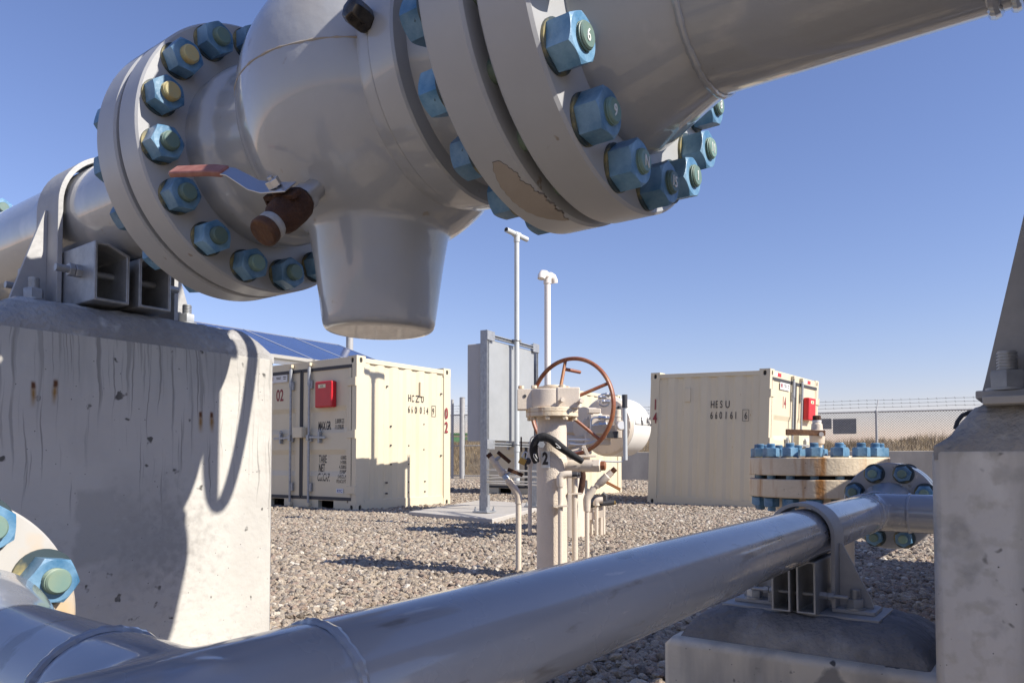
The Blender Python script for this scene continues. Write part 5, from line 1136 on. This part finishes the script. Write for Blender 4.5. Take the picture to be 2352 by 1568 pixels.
# ------------------------------------------------------------------ gravel
keep = []
def scatter(n, d0, d1, smin, smax, z):
    u = rng.uniform(-.74, .74, n); d = np.sqrt(rng.uniform(d0 ** 2, d1 ** 2, n))
    x = u * d * _rt.x + d * _fw.x; y = u * d * _rt.y + d * _fw.y
    s = rng.uniform(smin, smax, n) * rng.choice([1, 1, 1, 1.3, .7], n)
    return np.c_[x, y, rng.uniform(z[0], z[1], n), s]
G = np.concatenate([scatter(44000, .9, 4.6, .0082, .0205, (-.005, .010)), scatter(86000, 4.6, 9.5, .0092, .021, (-.005, .011)), scatter(50000, 9.5, 16, .014, .024, (-.004, .012)), scatter(16000, 16, 25, .025, .04, (-.004, .012))])
def outside(a, x0, x1, y0, y1): return ~((a[:, 0] > x0) & (a[:, 0] < x1) & (a[:, 1] > y0) & (a[:, 1] < y1))
G = G[outside(G, -2.26, -1.76, .59, 1.28) & outside(G, -.745, -.16, 1.545, 1.93) & outside(G, -.15, .49, 1.25, 1.95)]
G = G[outside(G, -9.4, -7.32, 6.6, 8.3) & outside(G, -5.0, -3.2, 10.2, 12.2) & outside(G, -9, -7.1, 11.6, 13.1)]
# clear the pad
e1_ = np.array([ex.x, ex.y]); e2_ = np.array([ey.x, ey.y]); Q = G[:, :2] - np.array([q0.x, q0.y]); det = e1_[0] * e2_[1] - e1_[1] * e2_[0]
ua = (Q[:, 0] * e2_[1] - Q[:, 1] * e2_[0]) / det; ub = (e1_[0] * Q[:, 1] - e1_[1] * Q[:, 0]) / det
G = G[~((ua > -.01) & (ua < 1.01) & (ub > -.01) & (ub < 1.26))]
me = bpy.data.meshes.new('gravel'); me.vertices.add(len(G)); me.vertices.foreach_set('co', G[:, :3].astype(np.float32).ravel())
at = me.attributes.new('size', 'FLOAT', 'POINT'); at.data.foreach_set('value', G[:, 3].astype(np.float32)); me.update()
gr = bpy.data.objects.new('gravel', me); C.objects.link(gr); me.materials.append(M['stone'])
tag(gr, 'loose tan and grey gravel spread over the whole yard', 'gravel', kind='stuff')
ng = bpy.data.node_groups.new('gravel_stones', 'GeometryNodeTree')
ng.interface.new_socket('Geometry', in_out='INPUT', socket_type='NodeSocketGeometry'); ng.interface.new_socket('Geometry', in_out='OUTPUT', socket_type='NodeSocketGeometry')
def gn(t, **k):
    n = ng.nodes.new(t)
    for a, b in k.items(): setattr(n, a, b)
    return n
gi, go = gn('NodeGroupInput'), gn('NodeGroupOutput'); L_ = ng.links.new
jn = gn('GeometryNodeJoinGeometry')
for k in range(9):
    ic = gn('GeometryNodeMeshIcoSphere'); ic.inputs['Radius'].default_value = 1; ic.inputs['Subdivisions'].default_value = 2 if k % 3 else 3
    pos = gn('GeometryNodeInputPosition'); vo = gn('ShaderNodeTexVoronoi'); vo.voronoi_dimensions = '4D' if hasattr(vo, 'voronoi_dimensions') else '4D'; vo.feature = 'F1'; vo.distance = 'CHEBYCHEV' if k % 2 else 'EUCLIDEAN'
    vo.inputs['Scale'].default_value = .75; vo.inputs['W'].default_value = 3.7 * k + .4; L_(pos.outputs[0], vo.inputs['Vector'])
    no = gn('ShaderNodeTexNoise', noise_dimensions='4D'); no.inputs['W'].default_value = 7.1 * k; no.inputs['Scale'].default_value = 1.1; L_(pos.outputs[0], no.inputs['Vector'])
    ad = gn('ShaderNodeMath', operation='MULTIPLY_ADD'); L_(vo.outputs['Distance'], ad.inputs[0]); ad.inputs[1].default_value = .55; L_(no.outputs[0], ad.inputs[2])
    sc = gn('ShaderNodeVectorMath', operation='SCALE'); L_(pos.outputs[0], sc.inputs[0]); L_(ad.outputs[0], sc.inputs['Scale'])
    sv = gn('ShaderNodeVectorMath', operation='MULTIPLY'); L_(sc.outputs[0], sv.inputs[0]); sv.inputs[1].default_value = (1.35, 1.0 + .1 * (k % 4), .72 + .05 * (k % 5))
    sp_ = gn('GeometryNodeSetPosition'); L_(ic.outputs[0], sp_.inputs[0]); L_(sv.outputs[0], sp_.inputs['Position'])
    smn = gn('GeometryNodeSetMaterial'); smn.inputs['Material'].default_value = M['stone']; L_(sp_.outputs[0], smn.inputs[0])
    ti = gn('GeometryNodeGeometryToInstance'); L_(smn.outputs[0], ti.inputs[0]); L_(ti.outputs[0], jn.inputs[0])
ip = gn('GeometryNodeInstanceOnPoints'); L_(gi.outputs[0], ip.inputs['Points']); L_(jn.outputs[0], ip.inputs['Instance']); ip.inputs['Pick Instance'].default_value = True
rv = gn('FunctionNodeRandomValue', data_type='FLOAT_VECTOR'); rv.inputs[0].default_value = (-.7, -.7, 0); rv.inputs[1].default_value = (.7, .7, 6.28); L_(rv.outputs[0], ip.inputs['Rotation'])
na = gn('GeometryNodeInputNamedAttribute', data_type='FLOAT'); na.inputs[0].default_value = 'size'; L_(na.outputs[0], ip.inputs['Scale'])
ri_ = gn('FunctionNodeRandomValue', data_type='INT'); ri_.inputs[4].default_value = 0; ri_.inputs[5].default_value = 8; ri_.inputs['Seed'].default_value = 5; L_(ri_.outputs[2], ip.inputs['Instance Index'])
L_(ip.outputs[0], go.inputs[0])
md = gr.modifiers.new('stones', 'NODES'); md.node_group = ng
